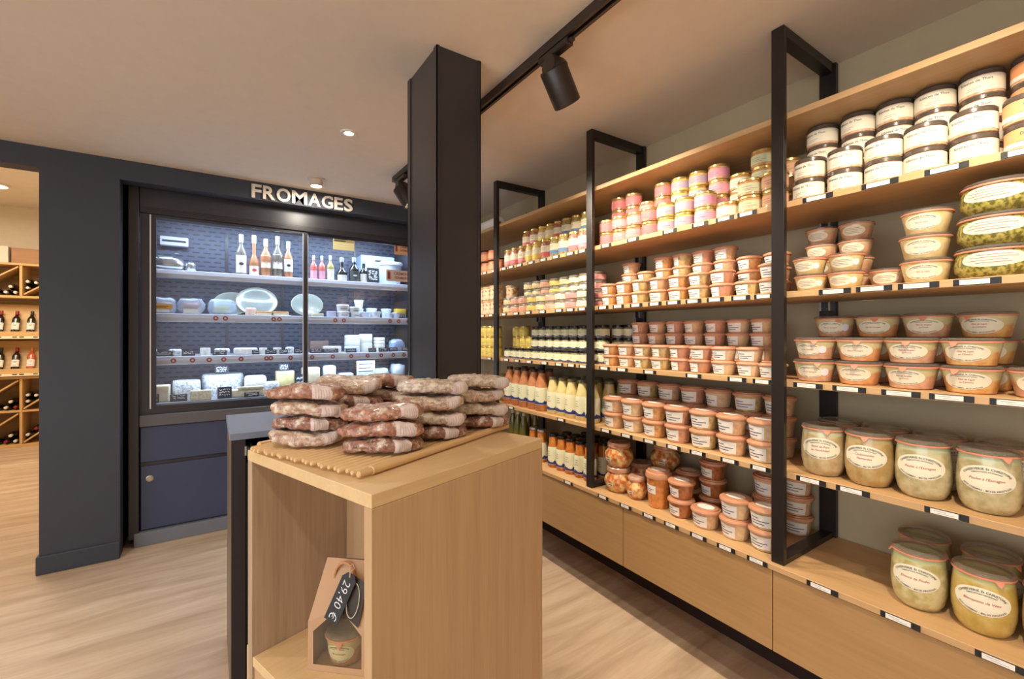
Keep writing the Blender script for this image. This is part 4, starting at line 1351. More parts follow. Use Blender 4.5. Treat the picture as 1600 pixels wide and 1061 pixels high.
glass_bottle('soda_bottle', .705, 4.05, Z1, .028, .205, food('pink_drink', (206, 96, 90), (220, 124, 110), 6, coat=1), C_GREY, M_PINKL, 'pink drink bottle nearest the door edge, right door', (.05, .36))
glass_bottle('soda_bottle', .770, 4.05, Z1, .028, .205, food('pink_drink', (206, 96, 90), (220, 124, 110), 6, coat=1), C_GREY, M_PINKL, 'pink drink bottle, second behind the right door', (.05, .36))
glass_bottle('wine_bottle', .838, 4.05, Z1, .031, .215, W_YEL, C_GREY, M_LABELW, 'yellow-green bottle with white label behind right door', (.04, .44))
glass_bottle('beer_bottle', .932, 4.05, Z1, .044, .205, W_DARK, C_GREY, M_LABELW, 'squat black bottle with low white label behind right door', (.02, .26), sh=.40)
glass_bottle('beer_bottle', 1.035, 4.05, Z1, .044, .215, W_DARK, C_GREY, plain('label_dark_round', (58, 72, 76), .5), 'dark bottle with round emblem behind right door', (.06, .44), sh=.55, extra=M_LABELW)
glass_bottle('beer_bottle', 1.125, 4.07, Z1, .040, .215, W_DARK, C_GREY, M_LABELW, 'dark bottle half behind the chalk slate', (.02, .36), sh=.45)
slate(1.195, 4.02, Z1, .105, .135, 'large chalk-written slate in front of the white bucket', 5, 0, .08)
t = thing('bucket', 'white plastic bucket with lid on the top cabinet shelf', 'bucket', (1.395, 4.15, Z1))
part('tub', MB().lathe([(0, 0), (.085, 0), (.088, .004), (.104, .185), (.100, .185)], 32), M_CUP, t, True)
part('lid', MB().lathe([(.100, .183), (.114, .183), (.114, .205), (.108, .212), (0, .212)], 32), M_CUP, t, True)
t = thing('foam_crate', 'pale blue crate behind the bucket in the cheese cabinet', 'crate', (1.32, 4.37, Z1))
part('crate_wall', MB().bev(-.16, -.09, 0, .16, .09, .29, .006), plain('crate_blue', (176, 196, 218), .5), t)
part('handle_slot', MB().box(-.03, -.0915, .235, .03, -.0898, .25), M_INK, t)
part('handle_slot', MB().box(.09, -.0915, .225, .13, -.0898, .245), M_INK, t)


def lumpy(rx, ry, rz, seed, amp=.012, n=20, m=9, sc=30):
    mb = MB()
    vs = []
    rings = []
    for j in range(m + 1):
        ph = -PI / 2 + PI * j / m
        ring = []
        for i in range(n):
            th = 2 * PI * i / n
            c, s = math.cos(th), math.sin(th)
            cp = max(.02, math.cos(ph)) ** .5
            p = Vector((rx * cp * math.copysign(abs(c) ** .7, c), ry * cp * math.copysign(abs(s) ** .7, s), rz * math.copysign(abs(math.sin(ph)) ** .7, math.sin(ph))))
            k = 1 + amp * 8 * noise.noise(p * sc + Vector((seed, 0, 0)))
            p *= k
            p.z = max(-rz, p.z)
            ring.append(len(vs))
            vs.append((p.x, p.y, p.z + rz))
        rings.append(ring)
    fs = [tuple(reversed(rings[0])), tuple(rings[-1])]
    for A, B in zip(rings[:-1], rings[1:]):
        fs += [(A[i], A[(i + 1) % n], B[(i + 1) % n], B[i]) for i in range(n)]
    return mb.add(vs, fs)


t = thing('wrapped_cheese', 'foil-wrapped cheese at the left of the top cabinet shelf', 'cheese', (-.27, 4.08, Z1))
part('foil', lumpy(.10, .07, .048, 3.1, .016), M_FOIL, t, True)
part('sticker', MB().box(-.05, -.04, .0965, .03, .03, .099), plain('sticker_green', (196, 216, 206), .6), t)
t = thing('wrapped_cheese', 'small foil parcel beside the big foil-wrapped cheese', 'cheese', (-.135, 4.09, Z1))
part('foil', lumpy(.034, .05, .036, 8.1, .016), M_FOIL, t, True)
part('fold', MB().bev(-.012, -.02, .068, .012, .02, .074, .002), M_FOIL, t)


def paper_sign(x, y, z, w, h, mat, label, bands, words=None):
    t = thing('paper_sign', label, 'sign', (x, y, z), 0, 'paper signs on the cabinet glass')
    p = part('sheet', MB().box(-w / 2, -.001, 0, w / 2, 0, h), mat, t)
    for (a, b, c, d, m) in bands:
        part('printed_band', MB().box(-w / 2 + a * w, -.0016, c * h, -w / 2 + b * w, -.001, d * h), m, t)
    for (s, sz, zz, m, xx) in (words or []):
        mb, wd = text_solid(s, sz, .0004, .01)
        o = part('lettering', mb, m, t, loc=(-wd / 2 + xx * w, -.0017, zz * h))
    return t


M_YPAP = plain('yellow_paper', (240, 234, 176), .7)
M_KRAFT = plain('kraft_paper', (206, 160, 122), .7)
M_KRAFT2 = plain('kraft_pale', (208, 190, 180), .7)
M_BRICK = plain('brick_ink', (150, 72, 50), .7)
paper_sign(.912, FY + .042, 2.105, .17, .105, M_YPAP, 'yellow printed notice taped inside the right glass door', [(0.02, .98, .62, .98, plain('olive_band', (176, 166, 120), .7)), (.06, .66, .82, .90, M_INK), (.06, .58, .68, .75, M_INK)])
paper_sign(1.428, FY + .042, 2.115, .165, .105, M_KRAFT, 'kraft brown notice at the upper right of the glass door', [(.05, .16, .25, .85, M_BRICK)], [('CREMERIE', .022, .60, M_BRICK, .12), ('FERMIERE', .022, .32, M_BRICK, .12)])
paper_sign(1.388, FY + .042, 1.875, .235, .10, M_KRAFT2, 'pale kraft notice with brown lettering before the white bucket', [(.05, .16, .18, .85, M_BRICK)], [('CREMERIE', .033, .58, M_BRICK, .10), ('FERMIERE', .031, .22, M_BRICK, .10)])
paper_sign(-.285, FY + .018, 1.575, .11, .035, plain('ochre_card', (190, 156, 82), .6), 'ochre card stuck at the left of the left glass door', [(.1, .8, .5, .62, M_INK), (.1, .7, .25, .36, M_INK)])

# second shelf: packs, plates, tubs and cups
for x, lab in ((-.30, 'cling-wrapped ham pack at the far left of the second cabinet shelf'), (-.13, 'cling-wrapped ham pack with white card, second cabinet shelf')):
    t = thing('ham_pack', lab, 'ham', (x, 4.08, Z2))
    part('meat', lumpy(.060, .05, .044, x * 9, .010), M_HAM, t, True)
    part('film', lumpy(.085, .065, .058, x * 5, .02), M_FILM, t, True)
    part('card', MB().box(-.045, -.072, .006, .045, -.070, .036), M_LABELW, t)
t = thing('wrapped_wedge', 'cling-wrapped pale wedge bundle with yellow slices', 'cheese', (.06, 4.10, Z2))
part('slices', lumpy(.055, .05, .035, 2.2, .01), M_YCH, t, True)
part('film', lumpy(.095, .07, .060, 4.4, .02), M_FILM, t, True)


def plate(x, y, z, r, label, sx=1.0, lean=.25):
    t = thing('serving_plate', label, 'plate', (x, y, z), 0, 'upright plates in the cheese cabinet')
    R = Matrix.Translation((0, 0, r * .99)) @ Matrix.Rotation(-lean, 4, 'X') @ Matrix.Scale(sx, 4, (1, 0, 0))
    part('dish', MB().lathe([(0, 0), (r * .6, .004), (r * .7, .010), (r, .016), (r, .020), (r * .68, .014), (r * .58, .008), (0, .004)][::-1], 36).xf(R @ Matrix.Rotation(PI / 2, 4, 'X')), plain('stoneware_green', (138, 146, 138), .3, coat=.5), t, True)
    part('rim', MB().lathe([(r * .98, .014), (r * 1.015, .018), (r * .98, .022)], 36).xf(R @ Matrix.Rotation(PI / 2, 4, 'X')), plain('rim_ivory', (216, 206, 170), .4), t, True)


plate(.305, 4.24, Z2, .118, 'large upright grey-green plate behind the orange wedges', 1.25)
plate(.13, 4.26, Z2, .095, 'upright plate half hidden behind cling-wrapped wedges', 1.3)
plate(.665, 4.12, Z2, .098, 'oval upright plate crossing the door edge', 1.25)
for x, lab in ((.34, 'orange cheese wedge on white paper, left of the pair'), (.46, 'orange cheese wedge on white paper, right of the pair')):
    t = thing('cheese_wedge', lab, 'cheese', (x, 4.06, Z2 + .0005))
    part('paste', MB().prism([(-.055, -.025), (.055, -.025), (.055, .03), (-.055, .03)], .006, .022), M_CRM, t)
    part('rind', MB().bev(-.056, -.026, .022, .056, .031, .033, .003), M_ORCH, t)
    part('paper', MB().prism([(-.07, -.035), (.07, -.035), (.075, .04), (-.075, .04)], 0, .006), M_LABELW, t)
block('pate_roll', .25, 4.07, Z2, .075, .06, .06, cheese_mat('pate_pale', (226, 190, 170), (238, 212, 194), 30), 'cling-wrapped pink pate block beside the orange wedges', 'pate', 0, .012)
wheel('cheese_round', .735, 4.07, Z2, .052, .028, M_BRND, 'low brown-ribboned cheese before the oval plate', 'cheese', M_LABELW)
block('cheese_box', .845, 4.04, Z2, .070, .05, .048, plain('box_lilac', (206, 208, 232), .5), 'small lilac cheese box beside the stacked oval tubs', 'box', 0, .003, group='cheese boxes')


def oval_tub(x, z, w, h, lab):
    t = thing('oval_tub', lab, 'tub', (x, 4.05, z), 0, 'white oval cheese tubs')
    o = part('tub', MB().lathe([(0, 0), (.40, 0), (.46, .12), (.48, .7), (.5, .74), (.5, .92), (.44, 1.0), (0, 1.0)], 28), plain('tub_white', (240, 240, 242), .4), t, True)
    o.scale = (w, .075, h)
    part('print', MB().box(-w * .26, -.0395, h * .28, w * .26, -.0375, h * .36).lathe([(0, 0), (.007, 0), (.007, .002), (0, .002)], 10, 0, 0, 0), plain('tub_print', (70, 70, 84), .6), t)


oval_tub(.945, Z2, .105, .052, 'lower of two stacked white oval tubs, left pair')
oval_tub(.940, Z2 + .0522, .105, .056, 'upper of two stacked white oval tubs, left pair')
oval_tub(1.050, Z2, .085, .042, 'lower white oval tub of the right pair')
oval_tub(1.040, Z2 + .0422, .088, .050, 'upper white oval tub of the right pair')


def cup(x, y, z, r, h, lab):
    t = thing('plastic_cup', lab, 'cup', (x, y, z), 0, 'white plastic cheese cups')
    part('cup', MB().lathe([(0, 0), (r * .74, 0), (r * .78, .004), (r * .95, h * .86)], 24), M_CUP, t, True)
    part('lid', MB().lathe([(r * .95, h * .85), (r, h * .86), (r, h * .96), (r * .93, h), (0, h * .99)], 24), M_CUP, t, True)


for i, (x, y, z, r, h) in enumerate(((1.105, 4.16, 0, .042, .085), (1.105, 4.16, .0852, .042, .075), (1.13, 4.06, 0, .042, .050), (1.22, 4.16, 0, .05, .09), (1.225, 4.06, 0, .05, .055), (1.355, 4.15, 0, .048, .088), (1.35, 4.05, 0, .036, .045), (1.42, 4.06, 0, .04, .052))):
    cup(x, y, Z2 + z, r, h, ['white cup behind the oval tubs, lower of a stacked pair', 'white cup on top of the leftmost cup stack', 'low white cup in front, first from left', 'tall white cup in the middle back', 'low white cup in front, second from left', 'tall white cup at the back right', 'low glass-grey cup in front, third from left', 'low white cup in front below the yellow box'][i])
block('cheese_box', 1.475, 4.12, Z2, .10, .07, .04, plain('box_blue_white', (180, 186, 206), .5), 'small grey-blue box under the yellow box', 'box', 0, .003, group='cheese boxes')
block('cheese_box', 1.475, 4.12, Z2 + .0402, .10, .07, .05, plain('box_yellow', (228, 192, 60), .5), 'small yellow box at the right of the second cabinet shelf', 'box', 0, .003, group='cheese boxes')
slate(1.46, 4.03, Z2, .07, .042, 'small chalk slate below the yellow box', 2)

# third shelf: small cheeses with slates
for i, (x, w, h, kind) in enumerate(((-.345, .03, .05, 'w'), (-.225, .075, .05, 'b'), (-.045, .06, .055, 'w'), (.06, .10, .05, 'b'), (.215, .16, .052, 'long'), (.335, .05, .05, 'w'), (.435, .055, .05, 'w'), (.525, .06, .055, 'b'))):
    lab = ['tiny white cheese at the far left of third cabinet shelf', 'pale wrapped cheese behind a slate, third cabinet shelf', 'round white goat cheese in a paper case', 'grey-white block cheese, left half of third cabinet shelf', 'long white log cheese in a pleated tray', 'small white cheese between two slates', 'small white log next to the slates', 'mottled white cube cheese left of the door edge'][i]
    if kind == 'w':
        wheel('cheese_round', x, 4.06, Z3, w * .55, h, M_WCH, lab)
    else:
        block('cheese_block', x, 4.06, Z3, w, .07, h, M_BLOOM if kind == 'b' else M_WCH, lab, b=.012)
for i, (x, w) in enumerate(((-.285, .10), (-.145, .08), (.045, .09), (.28, .05), (.385, .08), (.475, .06), (.585, .07), (.72, .10), (.83, .13), (1.00, .09), (1.185, .07), (1.285, .09), (1.375, .08), (1.49, .07))):
    slate(x, 4.005, Z3, w, .036, 'chalk slate, %s from left on third cabinet shelf' % ORD[i], 2, tilt=.2)
block('cheese_block', .86, 4.09, Z3, .14, .07, .055, M_WCH, 'white cheese carton behind slates, left of the white boxes', b=.004)
for j in range(3):
    block('cheese_box', 1.03 + .004 * j, 4.12 - .012 * (2 - j), Z3 + .05 * j, .115, .08, .0495, plain('box_pale_blue', (226, 236, 244), .5), '%s box of the white box stack, third cabinet shelf' % ['bottom', 'middle', 'top'][j], 'box', 0, .003, group='cheese boxes')
for j in range(2):
    wheel('cheese_tin', 1.165, 4.15, Z3 + .08 * j, .058, .0795, plain('tin_ivory', (222, 220, 204), .45), '%s round pot of the large ivory stack, third cabinet shelf' % ['lower', 'upper'][j], 'tin', M_LABELW, 'round ivory pots')
for j in range(4):
    wheel('cheese_tin', 1.285, 4.14, Z3 + .032 * j, .050, .0318, plain('tin_ivory', (222, 220, 204), .45), '%s flat pot of the small ivory stack, third cabinet shelf' % ['bottom', 'second', 'third', 'top'][j], 'tin', None, 'round ivory pots')
t = thing('plastic_pouch', 'crumpled clear and blue pouch at the right of third cabinet shelf', 'pouch', (1.44, 4.12, Z3))
part('pouch', lumpy(.07, .05, .055, 6.6, .035), clear('pouch_film', (206, 226, 246), .5, .1), t, True)
part('blue_print', lumpy(.045, .038, .048, 1.6, .03), plain('pouch_blue', (110, 150, 206), .4), t, True)
block('cheese_carton', .78, 4.24, Z3, .15, .08, .10, plain('carton_brown', (112, 92, 84), .5), 'dark carton at the back, right of the door edge', 'box', b=.004)

# deck: large cheeses
block('cheese_block', -.32, 4.05, ZD, .13, .12, .115, M_CRM, 'cream cut cheese block at the left of the bottom deck', rind=M_WCH)
block('cheese_block', -.07, 3.985, ZD, .13, .07, .07, M_BRND, 'low beige cut cheese in front on the bottom deck', b=.006)
wheel('whole_cheese', -.16, 4.13, ZD, .085, .135, M_BLOOM, 'tall mottled blue-grey cheese wheel on the bottom deck', 'cheese', None)
wheel('whole_cheese', .07, 4.25, ZD, .14, .165, M_BLOOM, 'biggest mottled cheese wheel behind, bottom deck', 'cheese', None)
block('cheese_block', .125, 4.02, ZD, .15, .09, .055, M_CRM, 'flat pale cheese behind the front slate, bottom deck')
block('cheese_block', .285, 4.12, ZD, .15, .12, .150, M_WCH, 'tall white cut cheese with rounded top, bottom deck', b=.022)
block('cheese_block', .26, 3.985, ZD, .16, .05, .055, M_BRND, 'long low grey-rinded cheese, bottom deck front', b=.014)
block('cheese_block', .40, 4.08, ZD, .10, .09, .10, M_BLOOM, 'cling-wrapped mottled cheese, bottom deck centre', b=.02)
block('cheese_block', .36, 3.99, ZD + .0555, .17, .06, .022, M_BRND, 'thin grey cheese slab resting on the low cheese', b=.006).location = (.245, 3.985, ZD + .0555)
block('cheese_block', .50, 4.14, ZD, .13, .10, .175, M_YCH, 'tall pale yellow cheese block with slate on top', rind=M_BRND, b=.004)
block('cheese_block', .53, 4.0, ZD, .12, .06, .055, cheese_mat('pink_rind', (222, 190, 164), (236, 212, 190), 40), 'low pinkish cheese at the door edge, bottom deck', b=.012)
block('cheese_block', .69, 4.10, ZD, .13, .12, .20, M_CRM, 'tall cream cheese right of the door edge, bottom deck', b=.012)
block('cheese_bag', .84, 4.10, ZD, .10, .08, .21, plain('bag_white_blue', (210, 224, 240), .4), 'white and blue cheese bag standing on the bottom deck', 'bag', b=.02)
block('cheese_block', .97, 4.08, ZD, .12, .10, .14, M_BLOOM, 'wrapped grey-white cheese left of the printed card', b=.014)
paper_sign(1.14, 4.06, ZD, .16, .24, plain('pale_green_card', (222, 236, 226), .6), 'pale printed card standing among the cheeses at lower right', [(.1, .9, .86, .9, M_INK), (.1, .8, .72, .75, M_INK), (.1, .9, .6, .63, M_INK)])
t = thing('wrapped_cheese', 'yellowish wrapped cheese behind the sausages at lower right', 'cheese', (1.27, 4.12, ZD))
part('paste', lumpy(.09, .06, .075, 5.5, .012), M_YCH, t, True)
part('film', lumpy(.10, .07, .085, 7.5, .02), M_FILM, t, True)
t = thing('wrapped_cheese', 'dark-ribboned wrapped cheese beside the column edge', 'cheese', (1.455, 4.12, ZD))
part('paste', lumpy(.06, .06, .09, 9.5, .012), M_BRND, t, True)
part('film', lumpy(.07, .07, .10, 3.5, .02), M_FILM, t, True)
for i, (x, y, z, w, h, lab) in enumerate(((-.345, 3.965, ZD, .07, .06, 'slate before the cream block at far left of the deck'), (-.20, 3.96, ZD, .10, .05, 'long slate before the tall mottled wheel'), (.075, 3.96, ZD, .09, .085, 'large slate in front of the flat pale cheese'),
                                          (.25, 3.945, ZD, .10, .035, 'narrow slate before the long low cheese'), (.435, 3.96, ZD, .09, .06, 'slate before the mottled cling-wrapped cheese'), (.06, 4.16, ZD + .1655, .09, .07, 'slate standing on the biggest mottled wheel'),
                                          (.49, 4.11, ZD + .1755, .075, .06, 'slate standing on the tall yellow block'), (.60, 4.02, ZD, .07, .15, 'tall slate beside the door edge on the deck'), (.875, 4.035, ZD, .06, .06, 'slate before the white and blue bag'))):
    slate(x, y, z, w, h, lab, 2 if h < .06 else 3, tilt=.15)

# ================================================================== sign
M_LETTER = plain('letter_ivory', (232, 222, 206), .5)
t = thing('cheese_sign', 'raised ivory capital letters reading FROMAGES above the cheese cabinet', 'sign', (0.232, YW - .002, 2.385))
xx = 0.0
for ch, w in zip('FROMAGES', (.062, .078, .092, .104, .086, .082, .064, .066)):
    mb, wd = text_solid(ch, .132, .014, .022, w)
    part('letter', mb, M_LETTER, t, loc=(xx, 0, 0.0))
    xx += w + .0095
# ================================================================== display stand (island)
IS = (0.247, 0.843)
IA = math.radians(18.65)
WU, WV, HT = .576, .535, 1.10
t = thing('display_stand', 'oak display stand with an open niche, in the foreground', 'display stand', (IS[0], IS[1], 0), IA)
TH, TS = .024, .027
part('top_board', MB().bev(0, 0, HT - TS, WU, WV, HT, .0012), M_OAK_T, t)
part('right_panel', MB().bev(0.0005, 0, 0, WU, TH, HT - TS - .0004, .001), M_OAK_Z, t)
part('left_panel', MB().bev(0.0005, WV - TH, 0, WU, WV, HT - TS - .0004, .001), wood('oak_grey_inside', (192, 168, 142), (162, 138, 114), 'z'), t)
part('back_panel', MB().box(.27, TH + .0005, .572, .288, WV - TH - .0005, HT - TS - .0005), M_OAK_Z, t)
part('rear_panel', MB().box(WU - .02, TH + .0005, 0, WU - .002, WV - TH - .0005, HT - TS - .0005), M_OAK_Z, t)
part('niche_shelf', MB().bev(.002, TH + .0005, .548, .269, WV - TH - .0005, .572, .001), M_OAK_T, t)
part('lower_front', MB().bev(.006, TH + .0005, .02, .026, WV - TH - .0005, .546, .001), M_OAK_Z, t)
sd = part('side_box', MB().bev(.02, WV + .0008, 0.0, .30, WV + .055, .560, .0012), M_OAK_T, t)
part('grip_slot', MB().box(.019, WV + .018, .515, .0205, WV + .040, .525), M_VOID, sd)


def isl(u, v):
    return (IS[0] + u * math.cos(IA) - v * math.sin(IA), IS[1] + u * math.sin(IA) + v * math.cos(IA))


# ------------------------------------------------------------------ bamboo tray
M_BAM = wood('bamboo', (230, 196, 146), (208, 168, 116), 'x', .45, 1.2)
TA = math.radians(25.5)
TR = (0.252, 0.940)
t = thing('bamboo_tray', 'pale bamboo slatted tray under the dried sausages', 'tray', (TR[0], TR[1], HT), TA)
LU, LV = .590, .425
for u in (.10, .30, .49):
    part('cross_slat', MB().bev(u - .012, .012, 0.0002, u + .012, LV - .008, .005, .001), M_BAM, t)
nd = 21
dow = MB().tube([(0, 0, 0), (.002, 0, 0), (LU - .04, 0, 0), (LU - .038, 0, 0)], [.0042, .0056, .0056, .0042], 10).mesh('dowel', M_BAM, True)
for i in range(nd):
    link('dowel', dow, t, (.002 + .004 * math.sin(i * 2.3), .028 + (LV - .045) * i / (nd - 1), .0106))
part('side_rod', MB().tube([(.034, .006, .0105), (.036, .006, .0105), (LU, .006, .0105), (LU + .002, .006, .0105)], [.008, .0098, .0098, .008], 12), M_BAM, t, True)
part('side_rod', MB().tube([(.034, LV, .0105), (.036, LV, .0105), (LU, LV, .0105), (LU + .002, LV, .0105)], [.008, .0098, .0098, .008], 12), M_BAM, t, True)
part('rod_tip', MB().tube([(.0, .006, .0105), (.002, .006, .0105), (.033, .006, .0105)], [.005, .0068, .0068], 12), M_BAM, t, True)


# ------------------------------------------------------------------ flat dried sausages
def sausage_mat(name, c1, c2, white):
    m, n, l, p = new_mat(name)
    tc = n.new('ShaderNodeTexCoord')
    n1 = n.new('ShaderNodeTexNoise')
    n1.inputs['Scale'].default_value = 80
    n1.inputs['Detail'].default_value = 5
    n2 = n.new('ShaderNodeTexNoise')
    n2.inputs['Scale'].default_value = 60
    n2.inputs['Detail'].default_value = 7
    n2.inputs['Roughness'].default_value = .7
    r1 = n.new('ShaderNodeValToRGB')
    r1.color_ramp.elements[0].position = .35
    r1.color_ramp.elements[0].color = rgb(*c1)
    r1.color_ramp.elements[1].position = .62
    r1.color_ramp.elements[1].color = rgb(*c2)
    r2 = n.new('ShaderNodeValToRGB')
    r2.color_ramp.elements[0].position = white
    r2.color_ramp.elements[1].position = white + .14
    mx = n.new('ShaderNodeMix')
    mx.data_type = 'RGBA'
    mx.inputs[7].default_value = rgb(222, 208, 188)
    sp = n.new('ShaderNodeSeparateXYZ')
    ge = n.new('ShaderNodeNewGeometry')
    # powdery bloom, mixed in more strongly towards the top of each sausage
    ma = n.new('ShaderNodeMath')
    ma.operation = 'MULTIPLY_ADD'
    ma.inputs[1].default_value = 2.6
    l.new(tc.outputs['Object'], n1.inputs['Vector'])
    l.new(tc.outputs['Object'], n2.inputs['Vector'])
    l.new(tc.outputs['Object'], sp.inputs[0])
    l.new(sp.outputs[2], ma.inputs[0])
    l.new(n2.outputs['Fac'], ma.inputs[2])
    l.new(n1.outputs['Fac'], r1.inputs[0])
    l.new(ma.outputs[0], r2.inputs[0])
    l.new(r2.outputs[0], mx.inputs[0])
    l.new(r1.outputs[0], mx.inputs[6])
    l.new(mx.outputs[2], p.inputs['Base Color'])
    bp_ = n.new('ShaderNodeBump')
    bp_.inputs['Strength'].default_value = .8
    bp_.inputs['Distance'].default_value = .004
    l.new(n1.outputs['Fac'], bp_.inputs['Height'])
    l.new(bp_.outputs[0], p.inputs['Normal'])
    p.inputs['Roughness'].default_value = .5
    p.inputs['Coat Weight'].default_value = .35
    p.inputs['Coat Roughness'].default_value = .15
    return m


SMATS = [sausage_mat('dried_sausage_red', (134, 84, 66), (188, 136, 110), .53), sausage_mat('dried_sausage_pale', (146, 106, 88), (200, 164, 138), .47),
         sausage_mat('dried_sausage_dark', (118, 74, 60), (168, 120, 100), .52), sausage_mat('dried_sausage_grey', (140, 112, 96), (194, 166, 146), .44)]
M_SLAB = plain('sausage_label', (222, 204, 196), .65)
M_SPRINT = plain('sausage_print', (176, 156, 152), .7)


def sausage_pt(a, b, c, th, ph, seed, off=0.0):
    ct, st = math.cos(th), math.sin(th)
    cp, sp = math.cos(ph), math.sin(ph)
    q = .86
    e = abs(cp) ** .27
    wob = 1 + .05 * math.sin(2 * th + seed) + .04 * math.sin(3 * th + seed * 2.3) + .025 * math.sin(5 * th + seed * 1.7)
    a, b = a * wob, b * wob
    p = Vector((a * e * math.copysign(abs(ct) ** q, ct), b * e * math.copysign(abs(st) ** q, st), c * math.copysign(abs(sp) ** .82, sp)))
    nz = Vector((p.x * 22, p.y * 22, p.z * 30)) + Vector((seed * 3.7, seed, 0))
    k = .0070 * noise.noise(nz) + .0046 * noise.noise(nz * 2.7) + .0026 * noise.noise(nz * 6.1)
    nrm = Vector((p.x / a, p.y / b, p.z / c * 1.2))
    if nrm.length > 1e-6:
        nrm.normalize()
    p += nrm * (k + off)
    p.z += .004 * math.sin(p.x * 26 + seed)
    return p


def sausage_meshes(a, b, c, seed, mat, lab_th):
    n, m = 72, 18
    mb = MB()
    vs = []
    rings = []
    for j in range(1, m):
        ph = -PI / 2 + PI * j / m
        rings.append(list(range(len(vs), len(vs) + n)))
        vs += [sausage_pt(a, b, c, 2 * PI * i / n, ph, seed) for i in range(n)]
    lo = len(vs)
    vs.append(sausage_pt(a, b, c, 0, -PI / 2, seed))
    hi = len(vs)
    vs.append(sausage_pt(a, b, c, 0, PI / 2, seed))
    fs = []
    for A, B in zip(rings[:-1], rings[1:]):
        fs += [(A[i], A[(i + 1) % n], B[(i + 1) % n], B[i]) for i in range(n)]
    fs += [(lo, rings[0][(i + 1) % n], rings[0][i]) for i in range(n)]
    fs += [(hi, rings[-1][i], rings[-1][(i + 1) % n]) for i in range(n)]
    mb.add(vs, fs)
    zmin = min(v[2] for v in vs)
    zmax = max(v[2] for v in vs)

    def patch(t0, t1, p0, p1, off, nu=8, nv=7, mb2=None):
        mb2 = mb2 or MB()
        w = [sausage_pt(a, b, c, t0 + (t1 - t0) * i / nu, p0 + (p1 - p0) * j / nv, seed, off) for j in range(nv + 1) for i in range(nu + 1)]
        g = [(j * (nu + 1) + i, j * (nu + 1) + i + 1, (j + 1) * (nu + 1) + i + 1, (j + 1) * (nu + 1) + i) for j in range(nv) for i in range(nu)]
        return mb2.add(w, g)
    T0 = lab_th
    lab = patch(T0, T0 + .58, -.95, 1.12, .0016)
    pr = MB()
    for k in range(6):
        tt = T0 + .10 + .075 * k
        patch(tt, tt + .010, -.55, .55 - .1 * (k % 2), .0026, 1, 6, pr)
    return mb.mesh('meat', mat, True, 3), lab.mesh('label', M_SLAB, True, 3), pr.mesh('print', M_SPRINT), zmin, zmax


# theta is measured in the sausage's own frame: the long axis runs along x, labels sit at the near right
SV = []
for i, (a, b, c, s, mi, lt) in enumerate(((.094, .056, .0158, 1.3, 0, -1.15), (.097, .055, .0158, 4.1, 1, -1.05), (.090, .057, .0158, 7.7, 2, -1.2), (.094, .057, .0158, 9.2, 3, -.98), (.095, .057, .0158, 12.9, 0, -1.05), (.092, .056, .0158, 15.2, 1, -1.15))):
    SV.append(sausage_meshes(a, b, c, s, SMATS[mi], lt))
STACKS = [
    # (x, y, rotation, variants from the bottom, where)
    (.203, 1.255, -.62, [1, 2, 5, 0], 'front left stack'),
    (.345, 1.082, -.50, [2, 0, 4], 'front centre stack'),
    (.325, 1.328, -.70, [2, 5, 2, 1], 'stack behind the front centre'),
    (.503, 1.152, -.45, [2, 3, 1, 3], 'right centre stack'),
    (.676, 1.214, -.40, [2, 3, 1, 3], 'far right stack'),
    (.445, 1.398, -.60, [2, 0, 5, 0], 'rear stack before the cabinet'),
    (.570, 1.450, -.50, [1, 3, 3], 'rear stack left of the column'),
]
LN = {3: ['bottom', 'middle', 'top'], 4: ['bottom', 'second', 'third', 'top']}
for si, (x, y, rz, vs_, where) in enumerate(STACKS):
    z = HT + .0185
    for j, vi in enumerate(vs_):
        me, lb, pr, zmin, zmax = SV[vi]
        rnd = random.Random(si * 10 + j)
        rot = rz + rnd.uniform(-.14, .14)
        t = thing('dried_sausage', 'flat dried sausage with paper label, %s of the %s' % (LN[len(vs_)][j], where), 'sausage',
                  (x + rnd.uniform(-.008, .008), y + rnd.uniform(-.006, .006), z - zmin - .0015), rot, 'flat dried sausages on the tray')
        if si == 2 and j == 3:
            t.rotation_euler = (math.radians(9), math.radians(2), rot)
            t.location.z += .009
        link('meat', me, t)
        l_ = link('label', lb, t)
        link('print', pr, l_)
        z += (zmax - zmin) - .0048

# ------------------------------------------------------------------ gift bag in the niche
M_KB = plain('kraft_bag', (196, 156, 120), .75)
BA = math.radians(47.5)


def bagp(x, y):
    return (.196 + x * math.cos(BA) - y * math.sin(BA), 1.2 + x * math.sin(BA) + y * math.cos(BA))


t = thing('gift_bag', 'kraft paper gift bag with clear window standing in the niche', 'bag', (.196, 1.2, .5725), BA)
BW, BD, Hb, Hs = .155, .112, .255, .128     # width runs along -y, depth along +x


def quad(mb, *p):
    return mb.add(p, [tuple(range(len(p)))])


fl, fr_ = .014, .014
wb_, wt_ = .016, .118
fm = MB()
